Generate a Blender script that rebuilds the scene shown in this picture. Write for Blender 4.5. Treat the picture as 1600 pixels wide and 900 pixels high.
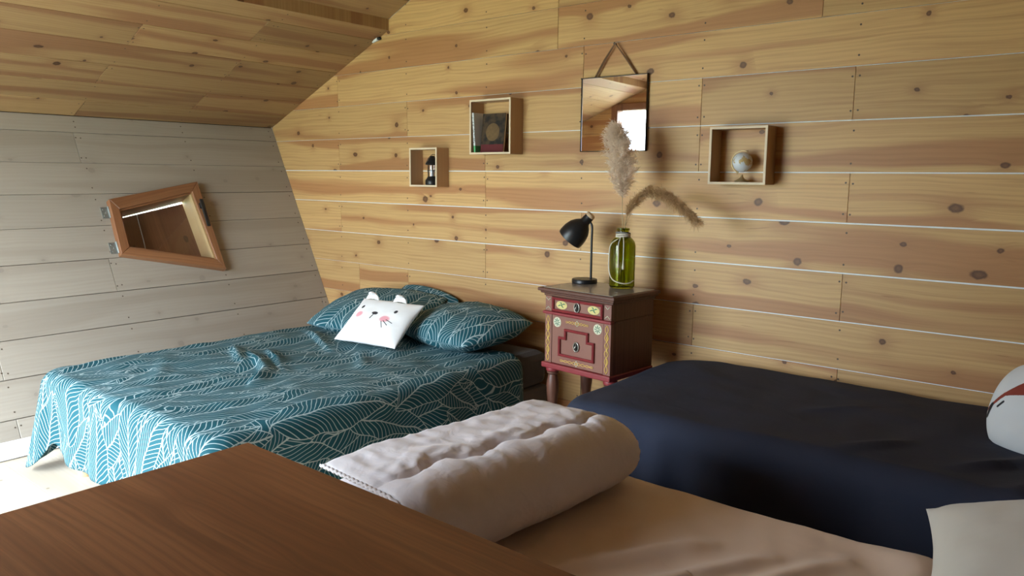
import bpy, bmesh, math, random
from mathutils import Vector, Matrix, noise

random.seed(7)
SC = bpy.context.scene
COL = SC.collection
for o in list(bpy.data.objects):
    bpy.data.objects.remove(o)

# ------------------------------------------------------------------ camera
CAM_LOC = Vector((0.0, -3.24, 1.358))
cd = bpy.data.cameras.new('camera'); cam = bpy.data.objects.new('camera', cd); COL.objects.link(cam)
cd.sensor_width = 36.0; cd.lens = 27.0; cd.clip_start = 0.02
RX = Vector((0.77088718, 0.63691097, 0.00879558))      # image right, in the room
RU = Vector((-0.09858965, 0.10566352, 0.98950255))     # image up
RB = Vector((0.62929566, -0.76366199, 0.14424748))     # backwards
cam.matrix_world = Matrix.Translation(CAM_LOC) @ Matrix((RX, RU, RB)).transposed().to_4x4()
SC.camera = cam

# ------------------------------------------------------------------ daylight
FRONT_Y = -3.78
DOOR_X0, DOOR_X1, DOOR_H = -4.00, -2.15, 2.06
w = bpy.data.worlds.new('overcast_sky'); SC.world = w; w.use_nodes = True
bgn = w.node_tree.nodes['Background']
bgn.inputs[0].default_value = (0.76, 0.89, 1.0, 1)
_n, _l = w.node_tree.nodes, w.node_tree.links                      # overcast sky: (1 + 2 sin elevation) / 3 of the zenith
_g = _n.new('ShaderNodeTexCoord'); _s = _n.new('ShaderNodeSeparateXYZ'); _l.new(_g.outputs['Generated'], _s.inputs[0])
_m = _n.new('ShaderNodeMath'); _m.operation = 'MAXIMUM'; _l.new(_s.outputs[2], _m.inputs[0]); _m.inputs[1].default_value = 0.0
_a = _n.new('ShaderNodeMath'); _a.operation = 'MULTIPLY_ADD'; _l.new(_m.outputs[0], _a.inputs[0])
SKY = 26.0
_a.inputs[1].default_value = SKY * 2 / 3; _a.inputs[2].default_value = SKY / 3; _l.new(_a.outputs[0], bgn.inputs[1])
pl = bpy.data.lights.new('door_portal', 'AREA'); pl.shape = 'RECTANGLE'
pl.size = DOOR_X1 - DOOR_X0; pl.size_y = DOOR_H; pl.cycles.is_portal = True
po = bpy.data.objects.new('door_portal', pl); COL.objects.link(po)
po.matrix_world = Matrix.Translation(((DOOR_X0 + DOOR_X1) / 2, FRONT_Y - 0.08, DOOR_H / 2)) @ Matrix.Rotation(math.radians(90), 4, 'X')
SC.view_settings.view_transform = 'Standard'; SC.view_settings.look = 'None'
SC.view_settings.gamma = 1.0; SC.view_settings.use_curve_mapping = False
SC.view_settings.exposure = 0.92

# ------------------------------------------------------------------ node helper
class V:
    nt = None
    def __init__(s, v): s.v = v
    @staticmethod
    def n(t, **kw):
        nd = V.nt.nodes.new(t)
        for k, x in kw.items(): setattr(nd, k, x)
        return nd
    def __add__(a, b): return M('ADD', a, b)
    __radd__ = __add__
    def __sub__(a, b): return M('SUBTRACT', a, b)
    def __rsub__(a, b): return M('SUBTRACT', b, a)
    def __mul__(a, b): return M('MULTIPLY', a, b)
    __rmul__ = __mul__
    def __truediv__(a, b): return M('DIVIDE', a, b)
    def __rtruediv__(a, b): return M('DIVIDE', b, a)
def put(sock, x):
    if isinstance(x, V): V.nt.links.new(x.v, sock)
    elif isinstance(x, (int, float)): sock.default_value = x
    else:
        t = tuple(x); sock.default_value = t + (1,) if len(t) == 3 and sock.type == 'RGBA' else t
def M(op, *a):
    nd = V.n('ShaderNodeMath', operation=op)
    for i, x in enumerate(a): put(nd.inputs[i], x)
    return V(nd.outputs[0])
def sstep(x, a, b):
    nd = V.n('ShaderNodeMapRange', interpolation_type='SMOOTHSTEP')
    put(nd.inputs[0], x); put(nd.inputs[1], a); put(nd.inputs[2], b)
    return V(nd.outputs[0])
def lt(a, b): return M('LESS_THAN', a, b)
def gt(a, b): return M('GREATER_THAN', a, b)
def ab(a): return M('ABSOLUTE', a)
def mx(a, b): return M('MAXIMUM', a, b)
def mn(a, b): return M('MINIMUM', a, b)
def vec(x, y, z=0.0):
    nd = V.n('ShaderNodeCombineXYZ')
    for i, q in enumerate((x, y, z)): put(nd.inputs[i], q)
    return V(nd.outputs[0])
def sep(v):
    nd = V.n('ShaderNodeSeparateXYZ'); put(nd.inputs[0], v)
    return [V(q) for q in nd.outputs]
def mix(f, a, b):
    nd = V.n('ShaderNodeMix', data_type='RGBA')
    put(nd.inputs[0], f); put(nd.inputs[6], a); put(nd.inputs[7], b)
    return V(nd.outputs[2])
def nse(v, scale=1.0, detail=2.0, rough=0.5, dist=0.0):
    nd = V.n('ShaderNodeTexNoise'); put(nd.inputs['Vector'], v)
    nd.inputs['Scale'].default_value = scale; nd.inputs['Detail'].default_value = detail
    nd.inputs['Roughness'].default_value = rough; nd.inputs['Distortion'].default_value = dist
    return V(nd.outputs[0])
def coord(k='Object'): return V(V.n('ShaderNodeTexCoord').outputs[k])
def mat_begin(name):
    m = bpy.data.materials.new(name); m.use_nodes = True; V.nt = m.node_tree
    return m, V.nt.nodes['Principled BSDF']
def bump(b, h, strength=0.2, dist=0.01):
    nd = V.n('ShaderNodeBump'); put(nd.inputs['Height'], h)
    nd.inputs['Strength'].default_value = strength; nd.inputs['Distance'].default_value = dist
    V.nt.links.new(nd.outputs[0], b.inputs['Normal'])

MATS = {}
def plain(name, col, rough=0.6, metal=0.0, var=0.12, scale=40.0, bmp=0.05, **kw):
    if name in MATS: return MATS[name]
    m, b = mat_begin(name)
    n = nse(coord(), scale, 3.0)
    c = tuple(col)
    put(b.inputs['Base Color'], mix(n, tuple(x * (1 - var) for x in c), tuple(min(1, x * (1 + var)) for x in c)))
    put(b.inputs['Roughness'], rough); put(b.inputs['Metallic'], metal)
    for k, x in kw.items(): put(b.inputs[k.replace('_', ' ')], x)
    if bmp: bump(b, n, bmp, 0.004)
    MATS[name] = m
    return m

def pine(name, sap, heart, dark, knot, gloss=0.5, heart_amt=1.0, grain=0.35, val=0.25, kn_amt=0.9):
    m, b = mat_begin(name)
    x, y, z = sep(coord())
    oi = V.n('ShaderNodeObjectInfo'); r = V(oi.outputs['Random'])
    X = x + r * 37.0; Y = y + r * 19.0
    vo = V.n('ShaderNodeTexVoronoi', voronoi_dimensions='2D'); vo.inputs['Scale'].default_value = 1.0
    put(vo.inputs['Vector'], vec(X * 2.6, Y * 5.5))
    px, py, _ = sep(V(vo.outputs['Position'])); cr, cg, cb = sep(V(vo.outputs['Color']))
    dx = X - px / 2.6; dy = Y - py / 5.5
    wob = nse(vec(X, Y), 60.0, 1.0) * 0.008
    kd = M('SQRT', dx * dx * (0.35 + cb * 0.7) + dy * dy) + wob - 0.004
    rad = 0.007 + cg * cg * 0.012; ex = gt(cr, 0.30)
    kn = ex * (1.0 - sstep(kd, rad * 0.75, rad * 1.2))
    hr = kd / (rad * 3.2); halo = ex * M('EXPONENT', hr * hr * -1.0)
    gy = Y + (nse(vec(X * 1.3, Y * 2.5), 1.0, 2.0) - 0.5) * 0.07 + halo * M('SIGN', dy) * 0.012
    g1 = nse(vec(X * 1.6, gy * 70.0), 1.0, 4.0, 0.65)
    g2 = nse(vec(X * 0.45, gy * 8.0 + r * 5.0), 1.0, 1.0)
    rings = M('SINE', gy * 330.0 + g2 * 14.0) * 0.5 + 0.5
    hm = sstep(g2, 0.50, 0.60) * heart_amt
    c = mix(hm, sap, heart)
    c = mix(sstep(g1, 0.42, 0.72) * grain, c, dark)
    c = mix(rings * rings * grain * 0.45, c, dark)
    c = mix(halo * 0.6, c, tuple(0.55 * a + 0.45 * q for a, q in zip(heart, dark)))
    st_ = nse(vec(X * 5.0, gy * 75.0), 1.0, 2.0)
    c = mix(sstep(st_, 0.70, 0.76) * 0.55 * kn_amt, c, dark)
    g3 = nse(vec(X * 4.0, gy * 260.0), 1.0, 2.0)
    c = mix(sstep(g3, 0.5, 0.75) * grain * 0.35, c, dark)
    core = sstep(kd, rad * 0.1, rad * 0.9) * 0.25 + 0.62 + nse(vec(X, Y), 220.0, 2.0) * 0.3
    kc = mix(core, tuple(0.5 * a + 0.5 * q for a, q in zip(dark, heart)), knot)
    c = mix(kn * kn_amt, c, kc)
    hsv = V.n('ShaderNodeHueSaturation'); put(hsv.inputs['Color'], c)
    put(hsv.inputs['Value'], (1.0 - val / 2) + r * val)
    put(b.inputs['Base Color'], V(hsv.outputs[0])); put(b.inputs['Roughness'], gloss)
    bump(b, g1, 0.12, 0.002)
    MATS[name] = m
    return m

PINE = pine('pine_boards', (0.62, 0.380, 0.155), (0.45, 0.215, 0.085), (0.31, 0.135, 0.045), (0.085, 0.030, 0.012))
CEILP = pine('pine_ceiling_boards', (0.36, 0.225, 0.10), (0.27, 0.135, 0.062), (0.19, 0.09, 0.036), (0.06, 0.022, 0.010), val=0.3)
WASH = pine('whitewashed_boards', (0.37, 0.32, 0.262), (0.335, 0.285, 0.230), (0.29, 0.24, 0.19), (0.24, 0.20, 0.17), 0.6, 1.0, 0.3, 0.10, 0.5)
REDW = pine('reddish_pine', (0.30, 0.135, 0.06), (0.25, 0.105, 0.045), (0.17, 0.06, 0.024), (0.07, 0.02, 0.01), 0.45, 1.0, 0.5)
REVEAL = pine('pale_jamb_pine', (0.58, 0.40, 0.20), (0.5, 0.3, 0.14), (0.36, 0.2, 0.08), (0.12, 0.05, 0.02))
SHUT = pine('dark_shutter_boards', (0.20, 0.085, 0.04), (0.15, 0.06, 0.03), (0.09, 0.035, 0.015), (0.03, 0.012, 0.008))
FLOORM = pine('pale_floor_boards', (0.66, 0.58, 0.47), (0.58, 0.49, 0.38), (0.48, 0.39, 0.29), (0.3, 0.22, 0.15), 0.38, 1.0, 0.3, 0.1)
WALNUT = pine('brown_laminate', (0.240, 0.094, 0.036), (0.190, 0.070, 0.026), (0.110, 0.040, 0.015), (0.05, 0.018, 0.008), 0.42, 1.0, 0.75, 0.0, 0.0)
PLY = pine('pale_box_wood', (0.74, 0.60, 0.42), (0.68, 0.52, 0.34), (0.6, 0.44, 0.28), (0.5, 0.36, 0.22), 0.5, 1.0, 0.25, 0.05, 0.0)
PLYSIDE = pine('tan_box_wood', (0.50, 0.32, 0.18), (0.45, 0.28, 0.15), (0.38, 0.22, 0.12), (0.3, 0.18, 0.1), 0.5, 1.0, 0.25, 0.05, 0.0)

# ------------------------------------------------------------------ object helpers
def link(name, me, mat=None, parent=None, mw=None, smooth=False):
    o = bpy.data.objects.new(name, me); COL.objects.link(o)
    if mat is not None:
        if isinstance(mat, (list, tuple)):
            for q in mat: me.materials.append(q)
        elif not me.materials: me.materials.append(mat)
    if parent: o.parent = parent
    if mw is not None: o.matrix_local = mw
    if smooth:
        for p in me.polygons: p.use_smooth = True
    return o
def mesh(name, vs, fs, mat, parent=None, mw=None, smooth=False, uv=None):
    me = bpy.data.meshes.new(name); me.from_pydata([tuple(v) for v in vs], [], fs); me.update()
    if uv is not None:
        l = me.uv_layers.new(name='UVMap')
        for lp in me.loops: l.data[lp.index].uv = uv[lp.vertex_index]
    return link(name, me, mat, parent, mw, smooth)
def tag(o, label=None, cat=None, group=None, kind=None):
    if label: o['label'] = label
    if cat: o['category'] = cat
    if group: o['group'] = group
    if kind: o['kind'] = kind
    return o
def empty(name, loc=(0, 0, 0), rz=0.0, mw=None):
    o = bpy.data.objects.new(name, None); COL.objects.link(o); o.empty_display_size = 0.05
    if mw is not None: o.matrix_world = mw
    else: o.location = loc; o.rotation_euler = (0, 0, rz)
    return o
def bm_box(bm, x0, x1, y0, y1, z0, z1, bev=0.0, seg=2):
    r = bmesh.ops.create_cube(bm, size=1.0, matrix=Matrix.Translation(((x0 + x1) / 2, (y0 + y1) / 2, (z0 + z1) / 2)) @ Matrix.Diagonal((abs(x1 - x0), abs(y1 - y0), abs(z1 - z0), 1)))
    if bev > 0:
        es = list({e for v in r['verts'] for e in v.link_edges})
        bmesh.ops.bevel(bm, geom=es, offset=bev, segments=seg, affect='EDGES', profile=0.5)
def from_bm(name, bm, mat, parent=None, mw=None, smooth=False):
    bmesh.ops.recalc_face_normals(bm, faces=bm.faces)
    me = bpy.data.meshes.new(name); bm.to_mesh(me); bm.free()
    return link(name, me, mat, parent, mw, smooth)
def box(name, x0, x1, y0, y1, z0, z1, mat, parent=None, bev=0.003, mw=None):
    bm = bmesh.new(); bm_box(bm, x0, x1, y0, y1, z0, z1, bev); return from_bm(name, bm, mat, parent, mw)
def lathe(name, prof, mat, parent=None, mw=None, n=40, smooth=True):
    vs, fs = [], []
    for r, z in prof:
        for k in range(n):
            a = 2 * math.pi * k / n; vs.append((r * math.cos(a), r * math.sin(a), z))
    for j in range(len(prof) - 1):
        for k in range(n):
            a = j * n + k; b = j * n + (k + 1) % n; fs.append((a, b, b + n, a + n))
    if prof[0][0] > 1e-6: fs.append(tuple(range(n - 1, -1, -1)))
    if prof[-1][0] > 1e-6: fs.append(tuple((len(prof) - 1) * n + k for k in range(n)))
    o = mesh(name, vs, fs, mat, parent, mw)
    bm = bmesh.new(); bm.from_mesh(o.data)
    bmesh.ops.remove_doubles(bm, verts=bm.verts, dist=1e-6)
    bmesh.ops.recalc_face_normals(bm, faces=bm.faces)
    for f in bm.faces: f.smooth = smooth and len(f.verts) < 5
    for e in bm.edges:
        if len(e.link_faces) == 2 and e.calc_face_angle(0) > math.radians(40): e.smooth = False
    bm.to_mesh(o.data); bm.free()
    return o
def tube_data(pts, rad, n=10, closed=False):
    pts = [Vector(p) for p in pts]; vs, fs = [], []
    N = len(pts); up = Vector((0, 0, 1)); prev = None
    for i, p in enumerate(pts):
        if closed: t = pts[(i + 1) % N] - pts[i - 1]
        else: t = pts[min(i + 1, N - 1)] - pts[max(i - 1, 0)]
        t.normalize()
        if prev is None:
            a = t.cross(up)
            if a.length < 1e-3: a = t.cross(Vector((1, 0, 0)))
        else: a = prev - t * prev.dot(t)
        a.normalize(); prev = a; b = t.cross(a)
        r = rad[i] if isinstance(rad, (list, tuple)) else rad
        for k in range(n):
            q = 2 * math.pi * k / n; vs.append(p + (a * math.cos(q) + b * math.sin(q)) * r)
    for i in range(N if closed else N - 1):
        for k in range(n):
            a = i * n + k; b = i * n + (k + 1) % n; c = ((i + 1) % N) * n
            fs.append((a, b, c + (k + 1) % n, c + k))
    if not closed:
        fs.append(tuple(range(n - 1, -1, -1))); fs.append(tuple((N - 1) * n + k for k in range(n)))
    return vs, fs
def tube(name, pts, rad, mat, parent=None, mw=None, n=10, closed=False):
    vs, fs = tube_data(pts, rad, n, closed); return mesh(name, vs, fs, mat, parent, mw, True)
def spline(pts, n=12):
    pts = [Vector(p) for p in pts]; out = []
    q = [pts[0] * 2 - pts[1]] + pts + [pts[-1] * 2 - pts[-2]]
    for i in range(1, len(q) - 2):
        for k in range(n):
            t = k / n; a, b, c, d = q[i - 1], q[i], q[i + 1], q[i + 2]
            out.append(0.5 * ((2 * b) + (c - a) * t + (2 * a - 5 * b + 4 * c - d) * t * t + (3 * b - a - 3 * c + d) * t ** 3))
    out.append(pts[-1]); return out
def frame_mat(O, U, Vv, N): # columns = axes
    m = Matrix((U, Vv, N)).transposed().to_4x4(); m.translation = O; return m

# 2-D convex polygon tools
def clip_hp(poly, a, b, keep_left=True):
    out = []; ax, ay = a; bx, by = b
    def d(p):
        v = (bx - ax) * (p[1] - ay) - (by - ay) * (p[0] - ax)
        return v if keep_left else -v
    for i, p in enumerate(poly):
        q = poly[(i + 1) % len(poly)]; dp, dq = d(p), d(q)
        if dp >= 0: out.append(p)
        if (dp > 1e-12 and dq < -1e-12) or (dp < -1e-12 and dq > 1e-12):
            t = dp / (dp - dq); out.append((p[0] + (q[0] - p[0]) * t, p[1] + (q[1] - p[1]) * t))
    return out
def area(p): return 0.5 * sum(p[i][0] * p[(i + 1) % len(p)][1] - p[(i + 1) % len(p)][0] * p[i][1] for i in range(len(p)))
def clip_convex(poly, cl):
    for i in range(len(cl)):
        poly = clip_hp(poly, cl[i], cl[(i + 1) % len(cl)])
        if len(poly) < 3: return []
    return poly
def subtract(poly, hole):
    if not hole: return [poly]
    res = []; rest = poly
    for i in range(len(hole)):
        a, b = hole[i], hole[(i + 1) % len(hole)]
        p = clip_hp(rest, a, b, False)
        if len(p) > 2 and abs(area(p)) > 1e-5: res.append(p)
        rest = clip_hp(rest, a, b, True)
        if len(rest) < 3: break
    return res
def inset(poly, d):
    n = len(poly); out = []
    for i in range(n):
        p0, p1, p2 = (Vector(poly[i - 1]), Vector(poly[i]), Vector(poly[(i + 1) % n]))
        e0 = (p1 - p0).normalized(); e1 = (p2 - p1).normalized()
        n0 = Vector((-e0.y, e0.x)); n1 = Vector((-e1.y, e1.x))
        s = n0 + n1; k = s.dot(n0)
        out.append(tuple(p1 + s * (d / max(k, 0.3))))
    return out
def plank(parent, polys, O, U, Vv, N, t, mat, name='plank', bev=0.0018, off=0.0):
    pts = [p for q in polys for p in q]
    cu = (min(p[0] for p in pts) + max(p[0] for p in pts)) / 2; cv = (min(p[1] for p in pts) + max(p[1] for p in pts)) / 2
    vs, fs = [], []
    for q in polys:
        q = [(p[0] - cu, p[1] - cv) for p in q]
        cln = [q[i] for i in range(len(q)) if (Vector(q[i]) - Vector(q[i - 1])).length > 1e-4]
        if len(cln) < 3: continue
        q = cln
        if area(q) < 0: q = q[::-1]
        b = bev if len(polys) == 1 and min((Vector(q[i]) - Vector(q[i - 1])).length for i in range(len(q))) > 0.015 else 0.0
        top = inset(q, b) if b else q; n = len(q); s = len(vs)
        vs += [(p[0], p[1], 0.0) for p in top]
        vs += [(p[0], p[1], -b) for p in q] if b else []
        vs += [(p[0], p[1], -t) for p in q]
        fs.append(tuple(range(s, s + n)))
        L = 2 if b else 1
        for l in range(L):
            for i in range(n):
                a = s + l * n + i; c = s + l * n + (i + 1) % n; fs.append((a, a + n, c + n, c))
        fs.append(tuple(s + L * n + i for i in range(n - 1, -1, -1)))
    if not fs: return None
    U, Vv, N = Vector(U), Vector(Vv), Vector(N)
    return mesh(name, vs, fs, mat, parent, frame_mat(Vector(O) + U * cu + Vv * cv + N * off, U, Vv, N))
NAILM = plain('nail_heads', (0.10, 0.07, 0.05), 0.5, 0.4)
def nails(parent, pts, O, U, Vv, N, name='nail_heads'):
    vs, fs = [], []
    O, U, Vv, N = Vector(O), Vector(U), Vector(Vv), Vector(N)
    for (u, v) in pts:
        s = len(vs); r = 0.0042
        for k in range(8):
            a = math.pi * k / 4; vs.append(O + U * (u + r * math.cos(a)) + Vv * (v + r * math.sin(a)) + N * 0.0008)
        fs.append(tuple(range(s, s + 8)))
    o = mesh(name, vs, fs, NAILM, parent); o['kind'] = 'stuff'; return o

# ------------------------------------------------------------------ the room shell
XR = -1.30
KX, KZ, FX = -4.918, 1.685, -4.064
SX, SZL, SZU = -3.655, 2.224, 2.288
RZ = SZU + 0.45 * (XR - SX)
def mir(x): return 2 * XR - x
GABLE = [(FX, -0.06), (mir(FX), -0.06), (mir(KX), KZ), (mir(SX), SZU), (XR, RZ), (SX, SZU), (KX, KZ)]   # counter-clockwise
STUDS = [-4.155, -3.504, -2.866, -2.222, -1.585, -0.932, -0.29, 0.355, 1.0, 1.64]
rows = [-0.02, 0.182, 0.382, 0.582, 0.780, 0.979, 1.181, 1.383, 1.588, 1.796, 1.995, 2.197, 2.399, 2.60, 2.80, 3.0, 3.2, 3.4]
# joint widths in mm at the far left and at the right of the wall
GAPS = {3: (1.0, 3.6), 4: (1.2, 5.0), 5: (2.6, 6.0), 6: (3.2, 6.0), 7: (3.8, 4.6), 8: (1.6, 4.6), 9: (1.2, 3.2), 10: (1.3, 1.6)}
def gap(i, x):
    a, b = GAPS.get(i, (1.1, 1.3)); t = min(1.2, max(0, (x + 4.2) / 4)); return (a + (b - a) * t) / 1650
JT = {0: [-2.866, -0.93], 1: [-3.504, -1.585], 2: [-3.90, -2.222, -0.926], 3: [-3.975, -3.506, -1.582], 4: [-2.866, -0.932],
      5: [-4.154, -2.218], 6: [-2.867, -0.931], 7: [-4.159, -2.872, -1.585], 8: [-3.502, -2.224, -1.585, -0.937],
      9: [-4.160, -2.224], 10: [-2.384, -1.079], 11: [-2.383, -0.4], 12: [-3.0, -0.93], 13: [-2.2], 14: [-1.6], 15: [], 16: []}
vs, fs = [], []
def panel(polys, O, U, Vv, N, off, t):
    O, U, Vv, N = Vector(O), Vector(U), Vector(Vv), Vector(N)
    for q in polys:
        if area(q) < 0: q = q[::-1]
        s = len(vs); n = len(q)
        for h in (off, off - t): vs.extend(O + U * p[0] + Vv * p[1] + N * h for p in q)
        fs.append(tuple(range(s, s + n))); fs.append(tuple(range(s + 2 * n - 1, s + n - 1, -1)))
        for i in range(n): fs.append((s + i, s + n + i, s + n + (i + 1) % n, s + (i + 1) % n))
panel([inset(GABLE, -0.06)], (0, 0, 0), (1, 0, 0), (0, 0, 1), (0, -1, 0), -0.0048, 0.05)
wall_back = mesh('wall_back', vs, fs, plain('pale_lining_sheet', (0.84, 0.88, 0.90), 0.5, 0, 0.03)); wall_back['kind'] = 'structure'
Ob, Ub, Vb, Nb = (0, 0, 0), (1, 0, 0), (0, 0, 1), (0, -1, 0)
np_ = []
for i in range(len(rows) - 1):
    xs = [-5.2] + sorted(JT.get(i, [])) + [2.6]
    for a, b in zip(xs[:-1], xs[1:]):
        p = clip_convex([(a + .0009, rows[i] + gap(i, a)), (b - .0009, rows[i] + gap(i, b)), (b - .0009, rows[i + 1] - gap(i + 1, b)), (a + .0009, rows[i + 1] - gap(i + 1, a))], GABLE)
        if len(p) > 2 and abs(area(p)) > 2e-4: plank(wall_back, [p], Ob, Ub, Vb, Nb, 0.0045, PINE, bev=0.0008)
    for s in STUDS:
        offs = [-0.013, 0.013] if any(abs(s - j) < 0.02 for j in JT.get(i, [])) else [0.002]
        for d in offs:
            for v in (rows[i] + 0.038, rows[i + 1] - 0.038):
                q = (s + d + random.uniform(-.003, .003), v + random.uniform(-.006, .006))
                if clip_convex([(q[0] - .01, q[1] - .01), (q[0] + .01, q[1] - .01), (q[0] + .01, q[1] + .01), (q[0] - .01, q[1] + .01)], GABLE): np_.append(q)
nails(wall_back, np_, Ob, Ub, Vb, Nb)

# left sloping wall, with the hole of the little window
CS, SN = 0.8919, 0.4522
Ol, Ul, Vl, Nl = (FX, 0, 0), (0, 1, 0), (-SN, 0, CS), (CS, 0, SN)
def wl(y, z): return (y, z / CS)
W_OUT = [(-1.30, 0.880), (-0.700, 0.750), (-0.715, 1.288), (-1.285, 1.187)]     # y, height: the frame's outline
W_IN = [(-1.245, 0.916), (-0.742, 0.812), (-0.770, 1.225), (-1.240, 1.130)]
w_out = [wl(*p) for p in W_OUT]; w_in = [wl(*p) for p in W_IN]
hole = inset(w_in, -0.012)
lrows = [-0.01, 0.166, 0.344, 0.522, 0.698, 0.877, 1.057, 1.235, 1.410, 1.587, 1.685]
LJ = [[-1.99], [-1.34], [-2.0, -0.05], [-2.02], [-1.36], [-3.29, -2.64], [-0.69, -2.64], [-2.64], [-1.36, -3.29], [-1.99]]
vs, fs = [], []
BACKING = plain('dark_backing', (0.06, 0.045, 0.035), 0.9)
panel(subtract([(-4.0, -0.1), (0.1, -0.1), (0.1, KZ / CS + 0.08), (-4.0, KZ / CS + 0.08)], hole), Ol, Ul, Vl, Nl, -0.019, 0.05)
wall_left = mesh('wall_left', vs, fs, BACKING); wall_left['kind'] = 'structure'
np_ = []
YS = [-0.04, -0.69, -1.34, -1.99, -2.64, -3.29]
for i in range(len(lrows) - 1):
    ys = [FRONT_Y] + sorted(LJ[i]) + [0.0]
    for a, b in zip(ys[:-1], ys[1:]):
        g = 0.0016
        q = [(a + .0008, lrows[i] / CS + g), (b - .0008, lrows[i] / CS + g), (b - .0008, lrows[i + 1] / CS - g), (a + .0008, lrows[i + 1] / CS - g)]
        ps = subtract(q, hole) if clip_convex(q, hole) else [q]
        plank(wall_left, ps, Ol, Ul, Vl, Nl, 0.017, WASH)
    for s in YS:
        for d in ([-0.013, 0.013] if any(abs(s - j) < 0.03 for j in LJ[i]) else [0.0]):
            for v in (lrows[i] / CS + 0.035, lrows[i + 1] / CS - 0.035):
                q = (s + d, v + random.uniform(-.005, .005))
                if not clip_convex([(q[0] - .06, q[1] - .06), (q[0] + .06, q[1] - .06), (q[0] + .06, q[1] + .06), (q[0] - .06, q[1] + .06)], hole): np_.append(q)
nails(wall_left, np_, Ol, Ul, Vl, Nl)

# ceiling: low slope, step, high slope, and their mirror twins beyond the ridge
c0 = math.hypot(1, 0.427); Vc = Vector((1 / c0, 0, 0.427 / c0)); Nc = Vector((0.427 / c0, 0, -1 / c0))
c1 = math.hypot(1, 0.45); Vu = Vector((1 / c1, 0, 0.45 / c1)); Nu = Vector((0.45 / c1, 0, -1 / c1))
LLOW = (SX - KX) * c0; LUP = (XR - SX) * c1
vs, fs = [], []
slopes = []
for side in (0, 1):
    for (ox, oz, vv, nn, L) in ((KX, KZ, Vc, Nc, LLOW), (SX, SZU, Vu, Nu, LUP)):
        if side == 0: O, U, Vv, N = Vector((ox, 0, oz)), Vector((0, 1, 0)), vv, nn
        else: O, U, Vv, N = Vector((mir(ox), FRONT_Y, oz)), Vector((0, -1, 0)), Vector((-vv.x, 0, vv.z)), Vector((-nn.x, 0, nn.z))
        slopes.append((O, U, Vv, N, L))
        u0, u1 = (FRONT_Y - 0.1, 0.1) if side == 0 else (-0.1, -FRONT_Y + 0.1)
        if side == 1: u0, u1 = -(0.0 - FRONT_Y) - 0.1, 0.1
        LX = L - 0.03 if L == LLOW else L + 0.03
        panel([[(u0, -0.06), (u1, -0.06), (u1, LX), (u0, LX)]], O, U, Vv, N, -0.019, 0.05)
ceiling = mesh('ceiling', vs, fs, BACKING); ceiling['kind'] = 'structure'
lowb = [0.0, 0.190, 0.402, 0.615, 0.829, 1.036, 1.249, LLOW]
LOWJ = [[-1.33, -2.6], [-0.695, -2.0], [-1.353, -2.64], [-0.688, -1.99], [-1.343, -3.29], [-0.751, -2.0], [-2.64]]
for si, (O, U, Vv, N, L) in enumerate(slopes):
    bs = lowb if si % 2 == 0 else [k * 0.2 for k in range(int(L / 0.2) + 1)] + [L]
    for i in range(len(bs) - 1):
        if bs[i + 1] - bs[i] < 0.02: continue
        lo, hi = (FRONT_Y, 0.0)
        js = LOWJ[i] if si == 0 else [[-0.69, -1.99], [-1.34, -2.64], [-2.0]][i % 3]
        ys = [lo] + sorted(js) + [hi]
        for a, b in zip(ys[:-1], ys[1:]):
            g = 0.0013
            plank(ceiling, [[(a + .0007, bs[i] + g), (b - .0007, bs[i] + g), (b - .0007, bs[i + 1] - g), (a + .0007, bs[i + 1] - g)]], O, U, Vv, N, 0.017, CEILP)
    if si == 0:
        nails(ceiling, [(s + d, v) for i in range(len(bs) - 1) for s in YS for d in ((-.013, .013) if any(abs(s - j) < .07 for j in LOWJ[i]) else (0,)) for v in (bs[i] + .035, bs[i + 1] - .035)], O, U, Vv, N)
for n_, sgn in ((1, 1), (2, -1)):
    x0 = SX if sgn == 1 else mir(SX)
    xa, xb = (x0 - 0.05, x0 + 0.001) if sgn == 1 else (x0 - 0.001, x0 + 0.05)
    t = box('trim_%d' % n_, xa, xb, FRONT_Y + 0.001, -0.001, SZL - 0.002, SZU + 0.03, CEILP, None, 0.002); t['kind'] = 'structure'

# right wall, front wall with the doorway, floor
Or, Ur, Vr, Nr = (mir(FX), 0, 0), (0, -1, 0), (SN, 0, CS), (-CS, 0, SN)
vs, fs = [], []
panel([[(-0.1, -0.1), (3.9, -0.1), (3.9, KZ / CS + 0.08), (-0.1, KZ / CS + 0.08)]], Or, Ur, Vr, Nr, -0.019, 0.05)
wall_right = mesh('wall_right', vs, fs, BACKING); wall_right['kind'] = 'structure'
for i in range(len(lrows) - 1):
    plank(wall_right, [[(0, lrows[i] / CS + .0016), (-FRONT_Y, lrows[i] / CS + .0016), (-FRONT_Y, lrows[i + 1] / CS - .0016), (0, lrows[i + 1] / CS - .0016)]], Or, Ur, Vr, Nr, 0.017, REDW)
Of, Uf, Vf, Nf = (0, FRONT_Y, 0), (-1, 0, 0), (0, 0, 1), (0, 1, 0)
gf = [(-x, z) for x, z in GABLE][::-1]
gf_big = inset(gf, -0.06)
dh = [(-DOOR_X1, -0.2), (-DOOR_X0, -0.2), (-DOOR_X0, DOOR_H), (-DOOR_X1, DOOR_H)]
vs, fs = [], []
panel(subtract(gf_big, dh), Of, Uf, Vf, Nf, -0.019, 0.05)
wall_front = mesh('wall_front', vs, fs, BACKING); wall_front['kind'] = 'structure'
for i in range(len(rows) - 1):
    q = clip_convex([(-2.6, rows[i] + .0015), (5.2, rows[i] + .0015), (5.2, rows[i + 1] - .0015), (-2.6, rows[i + 1] - .0015)], gf)
    if len(q) > 2:
        ps = subtract(q, dh)
        if ps: plank(wall_front, ps, Of, Uf, Vf, Nf, 0.017, PINE)
bm = bmesh.new()
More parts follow.
